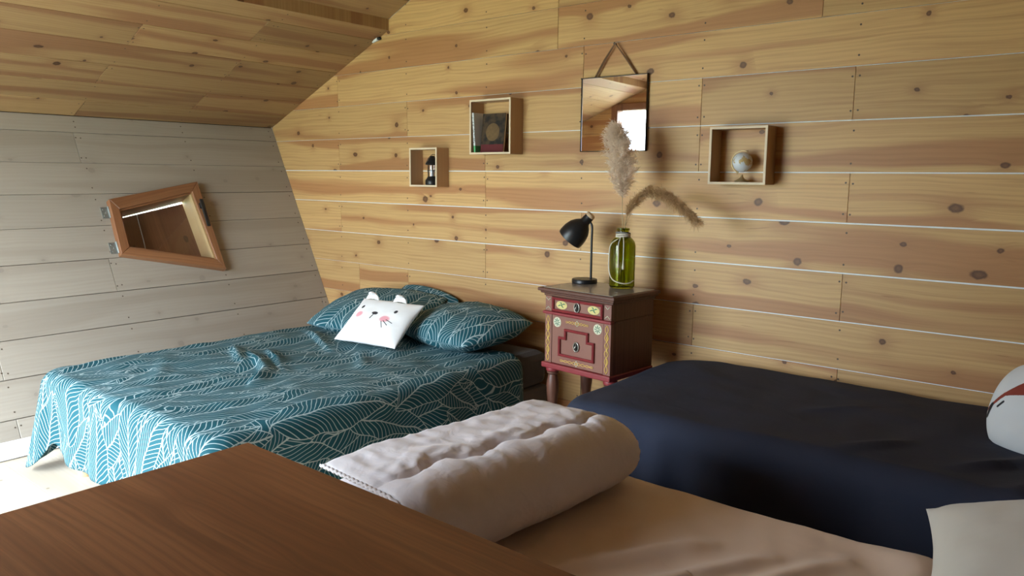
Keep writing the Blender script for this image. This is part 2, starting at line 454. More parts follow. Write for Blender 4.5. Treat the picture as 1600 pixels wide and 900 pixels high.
bm_box(bm, DOOR_X0 - 0.03, DOOR_X0 + 0.04, FRONT_Y - 0.10, FRONT_Y + 0.02, 0, DOOR_H + 0.03, 0.003)
bm_box(bm, DOOR_X1 - 0.04, DOOR_X1 + 0.03, FRONT_Y - 0.10, FRONT_Y + 0.02, 0, DOOR_H + 0.03, 0.003)
bm_box(bm, DOOR_X0 + 0.04, DOOR_X1 - 0.04, FRONT_Y - 0.10, FRONT_Y + 0.02, DOOR_H - 0.04, DOOR_H + 0.03, 0.003)
dr = from_bm('door_1', bm, REDW); dr['kind'] = 'structure'
vs, fs = [], []
panel([[(-4.2, -3.9), (1.62, -3.9), (1.62, 0.1), (-4.2, 0.1)]], (0, 0, 0), (1, 0, 0), (0, 1, 0), (0, 0, 1), -0.016, 0.05)
floor = mesh('floor', vs, fs, BACKING); floor['kind'] = 'structure'
k = 0; y = 0.0
while y > FRONT_Y:
    y1 = max(y - 0.19, FRONT_Y); xs = [-4.06] + [[-3.5, -2.1, -0.7, 0.7], [-2.9, -1.5, -0.1], [-3.75, -2.4, -1.0, 0.4]][k % 3] + [1.46]
    for a, b in zip(xs[:-1], xs[1:]):
        plank(floor, [[(a + .0005, y1 + .0006), (b - .0005, y1 + .0006), (b - .0005, y - .0006), (a + .0005, y - .0006)]], (0, 0, 0), (1, 0, 0), (0, 1, 0), (0, 0, 1), 0.015, FLOORM, bev=0.001)
    y = y1; k += 1
WHITEP = plain('white_paint', (0.78, 0.79, 0.78), 0.45)
bb = mesh('baseboard_left', *(lambda q: (q, [(0, 1, 2, 3), (7, 6, 5, 4), (0, 4, 5, 1), (1, 5, 6, 2), (2, 6, 7, 3), (3, 7, 4, 0)]))(
    [Vector(Ol) + Vector(Ul) * u + Vector(Vl) * v + Vector(Nl) * n for u in (FRONT_Y, 0.0) for (v, n) in ((0.008, 0.001), (0.085, 0.001), (0.085, 0.014), (0.0, 0.014))]), WHITEP)
bb['kind'] = 'structure'

# ------------------------------------------------------------------ outside
GRASS = plain('mown_grass', (0.16, 0.20, 0.10), 0.9, 0, 0.3, 3.0)
g = mesh('ground', [(-40, -40, -0.35), (40, -40, -0.35), (40, 40, -0.35), (-40, 40, -0.35)], [(0, 1, 2, 3)], GRASS); g['kind'] = 'structure'
DECK = plain('pale_decking', (0.26, 0.24, 0.21), 0.8)
bm = bmesh.new(); bm_box(bm, -6.0, 2.0, FRONT_Y - 2.6, FRONT_Y - 0.11, -0.34, -0.04, 0.005)
dk = from_bm('terrace', bm, DECK); dk['kind'] = 'structure'
LEAFM = plain('shrub_leaves', (0.09, 0.16, 0.05), 0.6)
def shrub(loc, h, rad, label):
    e = empty('garden_shrub', loc); rr = random.Random(3); vs, fs = [], []
    for _ in range(900):
        a = rr.uniform(0, 6.283); z = rr.uniform(0.15, 1) ** 0.8; r = rad * math.sqrt(rr.random()) * math.sin(min(z * 1.1 + .25, 1) * math.pi * .85 + .3)
        c = Vector((r * math.cos(a), r * math.sin(a), z * h)); d = Vector((rr.gauss(0, 1), rr.gauss(0, 1), rr.gauss(0, .6))).normalized() * .09
        q = d.cross(Vector((rr.gauss(0, 1), rr.gauss(0, 1), rr.gauss(0, 1)))).normalized() * .035
        s = len(vs); vs += [c - d, c + q, c + d, c - q]; fs.append((s, s + 1, s + 2, s + 3))
    f = mesh('foliage', vs, fs, LEAFM, e); f['kind'] = 'stuff'
    for k in range(5):
        a = k * 1.256; tube('stem', [(0, 0, 0), (.1 * math.cos(a), .1 * math.sin(a), h * .4), (.28 * math.cos(a), .28 * math.sin(a), h * .85)], [.02, .015, .006], plain('bark', (.12, .08, .05), .9), e, n=6)
    tag(e, label, 'shrub')
shrub((-5.1, -7.6, -0.35), 2.35, 0.75, 'green garden shrub outdoors seen reflected in the wall mirror')

# ------------------------------------------------------------------ little four-sided window in the left wall
win = empty('window_1', mw=frame_mat(Vector(Ol), Vector(Ul), Vector(Vl), Vector(Nl))); win['kind'] = 'structure'
def slab(name, q, n0, n1, mat, parent, bev=True):
    if area(q) < 0: q = q[::-1]
    cu = sum(p[0] for p in q) / len(q); cv = sum(p[1] for p in q) / len(q)
    d = Vector(q[1]) - Vector(q[0])
    es = [(Vector(q[(i + 1) % len(q)]) - Vector(q[i])) for i in range(len(q))]; d = max(es, key=lambda e: e.length).normalized()
    m = Matrix(((d.x, -d.y, 0), (d.y, d.x, 0), (0, 0, 1))).to_4x4(); m.translation = (cu, cv, n1)
    inv = m.inverted(); r = [inv @ Vector((p[0], p[1], n1)) for p in q]; r2 = [(p.x, p.y) for p in r]
    b = 0.003 if bev else 0; top = inset(r2, b) if b else r2; n = len(q)
    v = [(p[0], p[1], 0) for p in top] + [(p[0], p[1], -b) for p in r2] + [(p[0], p[1], n0 - n1) for p in r2]
    f = [tuple(range(n)), tuple(range(3 * n - 1, 2 * n - 1, -1))]
    for l in (0, 1):
        for i in range(n): f.append((l * n + i, (l + 1) * n + i, (l + 1) * n + (i + 1) % n, l * n + (i + 1) % n))
    return mesh(name, v, f, mat, parent, m)
for i in range(4):
    j = (i + 1) % 4
    slab('frame_bar', [w_out[i], w_out[j], w_in[j], w_in[i]], 0.001, 0.042, REDW, win)
w_rb = inset(w_in, 0.010)
for i in range(4):
    j = (i + 1) % 4
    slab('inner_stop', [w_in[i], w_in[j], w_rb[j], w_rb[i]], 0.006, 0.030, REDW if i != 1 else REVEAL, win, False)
    jo = inset(w_in, -0.011)
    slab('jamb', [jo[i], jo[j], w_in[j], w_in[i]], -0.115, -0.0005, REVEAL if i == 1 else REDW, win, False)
m, b = mat_begin('window_glass')
tr = V.n('ShaderNodeBsdfTransparent'); gl = V.n('ShaderNodeBsdfGlossy'); gl.inputs['Roughness'].default_value = 0.03
ms = V.n('ShaderNodeMixShader'); ms.inputs[0].default_value = 0.05
V.nt.links.new(tr.outputs[0], ms.inputs[1]); V.nt.links.new(gl.outputs[0], ms.inputs[2])
V.nt.links.new(ms.outputs[0], V.nt.nodes['Material Output'].inputs['Surface']); GLASS = m
slab('pane', inset(w_in, 0.002), 0.010, 0.014, GLASS, win, False)
sh = inset(w_in, -0.02)
def lerp2(a, b, t): return (a[0] + (b[0] - a[0]) * t, a[1] + (b[1] - a[1]) * t)
bl, br_, tr_, tl = sh
tl2, tr2 = lerp2(bl, tl, 0.925), lerp2(br_, tr_, 0.945)
slab('shutter_board', [bl, lerp2(bl, br_, 0.335), lerp2(tl2, tr2, 0.365), tl2], -0.140, -0.118, SHUT, win)
slab('shutter_board', [lerp2(bl, br_, 0.341), br_, tr2, lerp2(tl2, tr2, 0.371)], -0.140, -0.118, SHUT, win)
A, B = lerp2(br_, tr2, 0.10), lerp2(tl2, tr2, 0.42)
slab('shutter_brace', [A, lerp2(br_, tr2, 0.27), lerp2(B, tr2, 0.16), B], -0.162, -0.141, SHUT, win)
GALV = plain('galvanised_steel', (0.34, 0.37, 0.36), 0.5, 0.8, 0.3)
for t_ in (0.16, 0.80):
    c = lerp2(w_out[0], w_out[3], t_)
    bm = bmesh.new(); bm_box(bm, c[0] - 0.042, c[0] + 0.004, c[1] - 0.034, c[1] + 0.034, 0.001, 0.006, 0.001)
    r = bmesh.ops.create_cone(bm, cap_ends=True, segments=12, radius1=0.006, radius2=0.006, depth=0.07, matrix=Matrix.Translation((c[0], c[1], 0.011)) @ Matrix.Rotation(math.radians(90), 4, 'X'))
    for q in ((-.03, -.02), (-.03, .02), (-.018, 0)):
        bmesh.ops.create_cone(bm, cap_ends=True, segments=8, radius1=0.005, radius2=0.003, depth=0.003, matrix=Matrix.Translation((c[0] + q[0], c[1] + q[1], 0.007)))
    from_bm('hinge', bm, GALV, win)
BLACK = plain('black_metal', (0.012, 0.012, 0.013), 0.42, 0.0)
c = lerp2(lerp2(w_out[1], w_out[2], 0.66), lerp2(w_in[1], w_in[2], 0.66), 0.62)
bm = bmesh.new(); bm_box(bm, c[0] - 0.011, c[0] + 0.011, c[1] - 0.10, c[1] + 0.085, 0.060, 0.072, 0.003)
bm_box(bm, c[0] - 0.012, c[0] + 0.012, c[1] + 0.03, c[1] + 0.065, 0.0425, 0.062, 0.003)
from_bm('handle', bm, BLACK, win)

# ------------------------------------------------------------------ leaf-print cloth
def leaf_layer(u, v, ang, cu, cv, ou, ov, L, Wd, lw):
    ca, sa = math.cos(ang), math.sin(ang)
    a = u * ca + v * sa + ou; c = v * ca - u * sa + ov
    row = M('FLOOR', c / cv)
    a2 = a + M('MODULO', row, 2.0) * (cu * 0.5)
    ia = M('FLOOR', a2 / cu)
    wn = V.n('ShaderNodeTexWhiteNoise', noise_dimensions='2D'); put(wn.inputs['Vector'], vec(ia, row))
    r1, r2, r3 = sep(V(wn.outputs['Color']))
    la = a2 - (ia + 0.5) * cu; lb = c - (row + 0.5) * cv
    th = (r1 - 0.5) * 0.9
    co, si = M('COSINE', th), M('SINE', th)
    x = (la * co + lb * si) / (L * 0.5); y = lb * co - la * si
    y = y + (r2 - 0.5) * 0.10 * (x * x - 0.35) + M('SINE', x * 5.0 + r3 * 6.0) * 0.004
    one = mx(1.0 - x * x, 0.0)
    hw = M('POWER', one, 0.75) * (1.0 - x * 0.28) * Wd * (0.8 + r3 * 0.35)
    ay = ab(y)
    inside = lt(ay, hw) * lt(ab(x), 1.0)
    mid = 1.0 - sstep(ay, lw * 0.55, lw * 1.0)
    out = 1.0 - sstep(ab(ay - hw), lw * 0.7, lw * 1.25)
    ph = (x * (L * 0.5) - M('POWER', ay, 0.8) * 0.62) / 0.0235
    st = ab(M('FRACT', ph) - 0.5)
    vein = 1.0 - sstep(st, 0.045, 0.105)
    return inside, mx(mx(mid, out), vein)
def leafcloth(name, base, line):
    m, b = mat_begin(name)
    uv = V.n('ShaderNodeUVMap'); u, v, _ = sep(V(uv.outputs[0]))
    wu = nse(vec(u, v), 6.0, 1.0); wv = nse(vec(u + 9.0, v), 6.0, 1.0)
    u = u + (wu - 0.5) * 0.05; v = v + (wv - 0.5) * 0.05
    bgp = M('FRACT', (v * 0.5 + u + wu * 0.16) / 0.030)
    line_f = 1.0 - sstep(ab(bgp - 0.5), 0.04, 0.10)
    for (ang, cu, cv, ou, ov, L, Wd) in ((1.35, .42, .20, .05, .02, .42, .078), (1.80, .46, .22, .21, .09, .45, .084), (1.05, .50, .25, .13, .15, .47, .088), (1.55, .54, .27, .33, .05, .50, .098)):
        ins, ln = leaf_layer(u, v, ang, cu, cv, ou, ov, L, Wd, 0.0040)
        line_f = line_f * (1.0 - ins) + ln * ins
    put(b.inputs['Base Color'], mix(line_f, base, line))
    put(b.inputs['Roughness'], 0.75); b.inputs['Specular IOR Level'].default_value = 0.25
    n = nse(coord(), 14.0, 3.0); bump(b, n, 0.25, 0.01)
    return m
LEAF = leafcloth('leaf_print_cotton', (0.010, 0.082, 0.108), (0.40, 0.51, 0.52))

def cloth(name, col, rough=0.8, sheen=0.2, scale=9.0, bs=0.3, weave=True, var=0.06):
    m, b = mat_begin(name)
    p = coord(); n = nse(p, scale, 3.0, 0.55, 0.6); f = nse(p, 900.0, 1.0)
    put(b.inputs['Base Color'], mix(n, tuple(c * (1 - var) for c in col), tuple(c * (1 + var) for c in col)))
    put(b.inputs['Roughness'], rough); b.inputs['Sheen Weight'].default_value = sheen
    bump(b, n + f * 0.02, bs, 0.012)
    return m
NAVY = cloth('navy_cotton', (0.018, 0.024, 0.048), 0.9, 0.0)
DARKSHEET = cloth('charcoal_sheet', (0.035, 0.028, 0.032), 0.85)
PINKSATIN = cloth('pale_pink_sheet', (0.76, 0.60, 0.49), 0.45, 0.2, 6.0, 0.3)
DUVETM = cloth('white_quilt_cotton', (0.82, 0.77, 0.80), 0.5, 0.25, 16.0, 0.35)
CREAM = cloth('cream_cotton', (0.56, 0.53, 0.47), 0.8, 0.2, 5.0, 0.2)
TICK = cloth('grey_bed_base', (0.10, 0.09, 0.09), 0.9)
LEGW = plain('beech_legs', (0.62, 0.42, 0.22), 0.5)

# ------------------------------------------------------------------ drapes, pillows
def drape(name, x0, x1, y0, y1, zt, re, rc, drop, flare, top, mat, parent=None, K=46, Mr=26, step=0.025, thick=0.006):
    cx, cy = (x0 + x1) / 2, (y0 + y1) / 2; hx, hy = (x1 - x0) / 2 - re, (y1 - y0) / 2 - re
    per = []
    def seg(ax, ay, bx, by, nx, ny, side):
        L = math.hypot(bx - ax, by - ay); n = max(2, int(L / step))
        for k in range(n): t = k / n; per.append((ax + (bx - ax) * t, ay + (by - ay) * t, nx, ny, side, t))
    def arc(ox, oy, a0, side):
        for k in range(9):
            a = a0 + math.pi / 2 * k / 9; per.append((ox + rc * math.cos(a), oy + rc * math.sin(a), math.cos(a), math.sin(a), side, k / 9))
    seg(-hx + rc, -hy, hx - rc, -hy, 0, -1, 'foot'); arc(hx - rc, -hy + rc, -math.pi / 2, 'foot_right')
    seg(hx, -hy + rc, hx, hy - rc, 1, 0, 'right'); arc(hx - rc, hy - rc, 0, 'head_right')
    seg(hx - rc, hy, -hx + rc, hy, 0, 1, 'head'); arc(-hx + rc, hy - rc, math.pi / 2, 'head_left')
    seg(-hx, hy - rc, -hx, -hy + rc, -1, 0, 'left'); arc(-hx + rc, -hy + rc, math.pi, 'foot_left')
    P = len(per); vs, uv, fs = [], [], []
    vs.append((cx, cy, zt + top(cx, cy))); uv.append((0, 0))
    for k in range(1, K + 1):
        f = k / K
        for (x, y, nx, ny, sd, t) in per:
            X, Y = cx + x * f, cy + y * f; vs.append((X, Y, zt + top(X, Y))); uv.append((x * f, y * f))
    q = re * math.pi / 2
    for j in range(1, Mr + 1):
        for i, (x, y, nx, ny, sd, t) in enumerate(per):
            L = drop(sd, t); d = L * j / Mr
            if d < q: a = d / re; o = re * math.sin(a); z = -re * (1 - math.cos(a))
            else: o = re; z = -re - (d - q)
            dd = max(0, d - q * 0.6)
            X0, Y0 = cx + x, cy + y
            fo, fz = flare(sd, t, dd, X0 + nx * o, Y0 + ny * o)
            fade = max(0, 1 - d / (q + .05))
            vs.append((X0 + nx * (o + fo), Y0 + ny * (o + fo), zt + z + top(X0, Y0) * fade + fz)); uv.append((x + nx * d, y + ny * d))
    for i in range(P): fs.append((0, 1 + i, 1 + (i + 1) % P))
    R = K + Mr
    for k in range(R - 1):
        for i in range(P):
            a = 1 + k * P + i; b_ = 1 + k * P + (i + 1) % P; fs.append((a, a + P, b_ + P, b_))
    o = mesh(name, vs, fs, mat, parent, None, True, uv)
    sm = o.modifiers.new('thickness', 'SOLIDIFY'); sm.thickness = thick; sm.offset = -1
    return o
def nz(x, y, s, seed=0.0): return noise.noise(Vector((x * s + seed, y * s - seed, seed * 1.7)))
def ridge(x, y, pts, h, wl_, wr):
    best = 1e9; sg = 1; tt = 0
    n = len(pts) - 1
    for i in range(n):
        ax, ay = pts[i]; bx, by = pts[i + 1]; dx, dy = bx - ax, by - ay; L2 = dx * dx + dy * dy
        t = max(0, min(1, ((x - ax) * dx + (y - ay) * dy) / L2)); ex, ey = x - ax - dx * t, y - ay - dy * t; d = math.hypot(ex, ey)
        if d < best: best = d; sg = 1 if dx * ey - dy * ex > 0 else -1; tt = (i + t) / n
    w_ = wl_ if sg > 0 else wr
    return h * math.exp(-(best / w_) ** 2) * math.sin(math.pi * min(1, max(0, .12 + .76 * tt))) 

def pillow(name, w_, h_, t_, M4, mat, seed=0.0, wr=0.006, nx=44, ny=36, pinch=0.06, pw=2.6, parent=None, sag=0.0, rnd=0.0):
    vs, uv, fs = [], [], []; idx = {}
    for s in (1, -1):
        for j in range(ny + 1):
            for i in range(nx + 1):
                edge = i in (0, nx) or j in (0, ny)
                if s == -1 and edge: idx[(s, i, j)] = idx[(1, i, j)]; continue
                u = math.sin((2 * i / nx - 1) * math.pi / 2 * .97) / math.sin(math.pi / 2 * .97); v = math.sin((2 * j / ny - 1) * math.pi / 2 * .97) / math.sin(math.pi / 2 * .97)
                x = w_ / 2 * u * (1 - pinch * (1 - v * v) * abs(u) ** 3); y = h_ / 2 * v * (1 - pinch * (1 - u * u) * abs(v) ** 3)
                x, y = x * (1 - rnd * (1 - math.sqrt(1 - v * v / 2))), y * (1 - rnd * (1 - math.sqrt(1 - u * u / 2)))
                T = max(0, (1 - abs(u) ** pw)) ** 0.55 * max(0, (1 - abs(v) ** pw)) ** 0.55
                e = 1 - T
                z = s * t_ / 2 * T + (nz(x, y, 9, seed) * wr + nz(x, y, 22, seed + 3) * wr * .5) * T * 2
                z += nz(x, y, 14, seed + 8) * wr * 1.3 * e * min(1, T * 6)
                z -= sag * (u * u + v * v)
                idx[(s, i, j)] = len(vs); vs.append((x, y, z)); uv.append((x + seed, y + seed * .37 + (0 if s > 0 else .5)))
        for j in range(ny):
            for i in range(nx):
                q = (idx[(s, i, j)], idx[(s, i + 1, j)], idx[(s, i + 1, j + 1)], idx[(s, i, j + 1)])
                fs.append(q if s > 0 else q[::-1])
    return mesh(name, vs, fs, mat, parent, M4, True, uv)
def pose(c, xax, nrm):
    x = Vector(xax).normalized(); n = Vector(nrm); n = (n - x * n.dot(x)).normalized(); y = n.cross(x)
    return frame_mat(Vector(c), x, y, n)

# ------------------------------------------------------------------ double bed
def bed(name, x0, x1, y0, y1, zb, zm, zt, label, sheet, legs):
    e = empty(name, ((x0 + x1) / 2, (y0 + y1) / 2, 0)); cx, cy = e.location.x, e.location.y
    box('bed_base', x0 - cx, x1 - cx, y0 - cy, y1 - cy, zb, zm, TICK, e, 0.02)
    box('mattress', x0 - cx, x1 - cx, y0 - cy, y1 - cy, zm + .001, zt, sheet, e, 0.045)
    for (lx, ly) in legs: lathe('leg', [(0.030, 0), (0.032, 0.004), (0.036, zb)], LEGW, e, Matrix.Translation((lx - cx, ly - cy, 0)), 20)
    tag(e, label, 'bed'); return e
bed('double_bed', -3.755, -2.365, -1.955, -0.06, 0.12, 0.27, 0.455, 'low double bed with dark fitted sheet and round wooden legs', DARKSHEET,
    [(-3.60, -1.90), (-2.50, -1.90), (-3.60, -0.16), (-2.50, -0.16)])
RID = [([(-3.55, -1.18), (-3.26, -1.32)], .022, .045, .011), ([(-3.36, -1.20), (-3.02, -1.34), (-2.90, -1.48)], .027, .05, .011), ([(-3.36, -1.10), (-3.0, -1.26)], .020, .04, .011),
       ([(-3.66, -0.66), (-3.15, -0.88)], .020, .045, .011), ([(-3.0, -0.8), (-2.75, -1.0)], .014, .04, .02), ([(-3.6, -1.5), (-3.2, -1.75)], .010, .05, .03)]
def top_d(x, y):
    z = nz(x, y, 3.2, 1.0) * .010 + nz(x, y, 9.0, 4.0) * .006 + nz(x * 1.8, y * .8, 16, 2.0) * .003
    for p, h, a, b_ in RID: z += ridge(x, y, p, h, a, b_)
    return z + 0.006
def drop_d(sd, t):
    if sd == 'foot': return .392 - .045 * math.exp(-((t - .03) / .06) ** 2) + .012 * math.sin(t * 9)
    if sd == 'foot_left': return .38 + .10 * math.sin(math.pi * t) ** .7
    if sd == 'foot_right': return .43
    if sd == 'head': return .012
    if sd in ('head_right', 'head_left'): return .43 if (t < .3) == (sd == 'head_right') else .012
    return .43 + .012 * math.sin(t * 13)
def flare_d(sd, t, d, X, Y):
    f = d * 0.05
    if sd == 'foot': f += d * (.10 * math.sin(t * 21) * .4 + nz(X, 0, 5, 2) * .16 - .06)
    elif sd == 'foot_left': f += d * .20 * math.sin(math.pi * (t * .9 + .05)) ** 1.5
    elif sd in ('left', 'right'): f += d * (nz(Y, 0, 5, 7) * .14) + (d * .10 * math.exp(-((1 - t) / .05) ** 2) if sd == 'left' else 0)
    return f, 0.0
cv = drape('bedspread', -3.815, -2.315, -2.005, -0.27, 0.470, 0.055, 0.05, drop_d, flare_d, top_d, LEAF, K=70, Mr=26, step=0.02)
tag(cv, 'teal bedspread with pale leaf line print draped over the double bed', 'bedspread')

p1 = pillow('bed_pillow', 0.74, 0.52, 0.17, pose((-3.40, -0.345, 0.575), (0.98, 0.10, 0.02), (-0.05, -0.30, 1)), LEAF, 1.3, rnd=.25, pinch=.03)
tag(p1, 'teal leaf print pillow nearest the sloping wall behind the cat cushion', 'pillow', 'leaf print bed pillows')
p2 = pillow('bed_pillow', 0.68, 0.50, 0.19, pose((-2.735, -0.325, 0.575), (0.97, -0.16, 0.0), (0.06, -0.16, 1)), LEAF, 3.9, rnd=.35, pinch=.03)
tag(p2, 'dark teal leaf print pillow beside the painted nightstand', 'pillow', 'leaf print bed pillows')
p3 = pillow('bed_pillow', 0.56, 0.38, 0.13, pose((-3.27, -0.105, 0.528), (1, 0.0, -0.10), (0.0, -1, 0.42)), LEAF, 6.1, rnd=.7)
tag(p3, 'leaf print pillow standing upright against the wall behind the others', 'pillow', 'leaf print bed pillows')

# cat cushion with a printed face
m, b = mat_begin('white_cushion_cat_print')
x, y, _ = sep(coord())
WHT = (0.86, 0.85, 0.84)
def disc(cx, cy, rx, ry, soft=0.15):
    a = (x - cx) / rx; c = (y - cy) / ry; d = M('SQRT', a * a + c * c); return 1.0 - sstep(d, 1 - soft, 1 + soft)
def stroke(ax, ay, bx, by, wd):
    dx, dy = bx - ax, by - ay; L2 = dx * dx + dy * dy
    t = mn(mx(((x - ax) * dx + (y - ay) * dy) / L2, 0.0), 1.0)
    ex = x - ax - t * dx; ey = y - ay - t * dy
    return 1.0 - sstep(M('SQRT', ex * ex + ey * ey), wd * .6, wd * 1.2)
c = mix(mx(disc(-.112, .003, .024, .018, .3), disc(.075, -.012, .030, .020, .3)), WHT, (0.80, 0.36, 0.40))
ink = mx(mx(disc(-.120, .055, .010, .012), disc(.112, .045, .010, .012)), mx(disc(-.010, .018, .018, .011), stroke(-.012, .012, -.016, -.022, .003)))
ink = mx(ink, mx(mx(stroke(.075, -.025, .112, -.048, .0022), stroke(.065, -.030, .090, -.066, .0022)), stroke(.088, -.016, .130, -.028, .0022)))
c = mix(ink, c, (0.03, 0.03, 0.035))
put(b.inputs['Base Color'], c); put(b.inputs['Roughness'], 0.85); bump(b, nse(coord(), 18, 2), .2, .008)
CATM = m
ce = empty('cat_cushion', mw=pose((-3.035, -0.645, 0.597), (0.985, 0.13, 0.0), (0.10, -0.62, 0.80)))
pillow('cover', 0.415, 0.30, 0.105, None, CATM, 2.2, .004, 36, 30, .05, parent=ce)
for (ex_, s) in ((-0.115, 1), (0.075, -1)):
    vs, fs = [], []
    n = 10
    for j in range(n + 1):
        for i in range(n + 1):
            u = i / n * 2 - 1; v = j / n; wd = .045 * (1 - v ** 1.7); vs.append((ex_ + u * wd, 0.124 + .020 * math.sin(v * 2.6), .030 + .030 * v + .008 * (1 - u * u)))
    for j in range(n):
        for i in range(n): a = j * (n + 1) + i; fs.append((a, a + 1, a + n + 2, a + n + 1))
    eo = mesh('ear', vs, fs, plain('white_ear_felt', (0.84, 0.83, 0.82), .85), ce, None, True)
    sm = eo.modifiers.new('thickness', 'SOLIDIFY'); sm.thickness = .008
tag(ce, 'white cushion with a printed cat face leaning on the leaf print pillows', 'cushion')

# ------------------------------------------------------------------ blue single bed against the back wall
bed('single_bed', -1.60, 0.36, -0.96, -0.055, 0.14, 0.30, 0.525, 'single bed hidden under the navy bedspread along the plank wall', DARKSHEET,
    [(-1.45, -0.87), (0.25, -0.87), (-1.45, -0.15), (0.25, -0.15)])
BR = [([(-0.65, -0.93), (-0.50, -0.70)], .014, .03, .02), ([(-0.35, -0.85), (-0.18, -0.62)], .016, .03, .02), ([(-0.85, -0.55), (-0.70, -0.40)], .008, .03, .02), ([(-0.2, -0.95), (-0.08, -0.75)], .016, .03, .02)]
def top_b(x, y):
    z = nz(x, y, 2.6, 11.0) * .010 + nz(x, y, 8.0, 14.0) * .005
    for p, h, a, b_ in BR: z += ridge(x, y, p, h, a, b_)
    z -= 0.030 * math.exp(-((x + 1.64) / .15) ** 2)
    return z + 0.010
def drop_b(sd, t): return .54 if sd in ('foot', 'foot_right', 'foot_left', 'left', 'right') else (.3 if sd != 'head' else .25)
def flare_b(sd, t, d, X, Y):
    if sd.startswith('head'): return 0.0, 0
    if sd == 'left': return d * (.05 + .14 * math.sin(Y * 34) * math.exp(-((1 - t) / .5) ** 2)) * .8, 0
    if sd == 'foot_left': return d * (.10 + .10 * math.cos(t * 19)), 0
    return d * (.05 + nz(X, 0, 4.5, 21) * .16 + .03 * math.sin(X * 24) + .11 * math.sin(X * 41) * math.exp(-((X + 1.6) / .45) ** 2)), 0
bs = drape('bedspread', -1.655, 0.40, -1.005, -0.035, 0.545, 0.07, 0.09, drop_b, flare_b, top_b, NAVY, K=60, Mr=24, step=0.025)
tag(bs, 'plain dark navy bedspread over the single bed beside the nightstand', 'bedspread')

# fox cushion
m, b = mat_begin('fox_print_cushion')
x, y, _ = sep(coord())
wv = nse(coord(), 120, 2)
x, y = x - 0.006, y + 0.055
up_ = 0.035 + (x + 0.147) * 1.05 + (wv - .5) * .004
lo_ = 0.028 + (x + 0.14) * 0.95 - mx(x + 0.106, 0.0) * 0.70 + (wv - .5) * .004
patch = lt(y, up_) * gt(y, lo_)
c = mix(patch, (0.66, 0.68, 0.68), (0.24, 0.04, 0.022))
c = mix(mx(stroke(-.145, .030, -.154, -.006, .007), stroke(-.122, .025, -.106, .041, .004)), c, (0.012, 0.012, 0.014))
put(b.inputs['Base Color'], c); put(b.inputs['Roughness'], .85); bump(b, nse(coord(), 14, 3), .3, .01)
fx = pillow('fox_cushion', 0.35, 0.33, 0.14, pose((-0.170, -0.50, 0.668), (0.93, -0.37, 0.0), (-0.35, -0.80, 0.50)), m, 5.0, .004, rnd=0.85)
tag(fx, 'pale cushion with a rust red animal face on the navy bed', 'cushion')

# ------------------------------------------------------------------ pink single bed in front
bed('single_bed', -1.66, 0.24, -2.20, -1.375, 0.13, 0.28, 0.475, 'single bed hidden under the pale pink sheet behind the brown table', DARKSHEET,
    [(-1.55, -2.1), (0.13, -2.1), (-1.55, -1.47), (0.13, -1.47)])
PR = [([(-0.95, -1.95), (-0.72, -1.62)], .024, .04, .022), ([(-0.78, -1.95), (-0.58, -1.60)], .026, .04, .022), ([(-0.62, -1.85), (-0.45, -1.50)], .020, .035, .02), ([(-0.40, -1.75), (-0.30, -1.45)], .022, .03, .02), ([(-1.0, -1.75), (-0.8, -1.55)], .006, .04, .03)]
def top_p(x, y):
    z = nz(x, y, 3.0, 31.0) * .008 + nz(x * 1.5 + y, y - x, 7.0, 34.0) * .006
    for p, h, a, b_ in PR: z += ridge(x, y, p, h, a, b_)
    return z + 0.008 + .022 * math.exp(-((x + .33) / .07) ** 2 - ((y + 1.40) / .06) ** 2)
sh_ = drape('bed_sheet', -1.70, 0.28, -2.23, -1.335, 0.485, 0.035, 0.05, lambda sd, t: .34, lambda sd, t, d, X, Y: (d * (.02 + nz(X, Y, 5, 41) * .08), 0), top_p, PINKSATIN, K=60, Mr=14, step=0.025, thick=.004)
tag(sh_, 'pale pink sheet stretched over the front single bed', 'sheet')
pp = pillow('bed_pillow', 0.60, 0.60, 0.23, pose((0.014, -1.66, 0.648), (0.97, 0.10, 0.20), (-0.08, -0.12, 1)), CREAM, 8.0, .005, pinch=.11, sag=-.006)
tag(pp, 'plain cream pillow on the pale pink sheet', 'pillow')

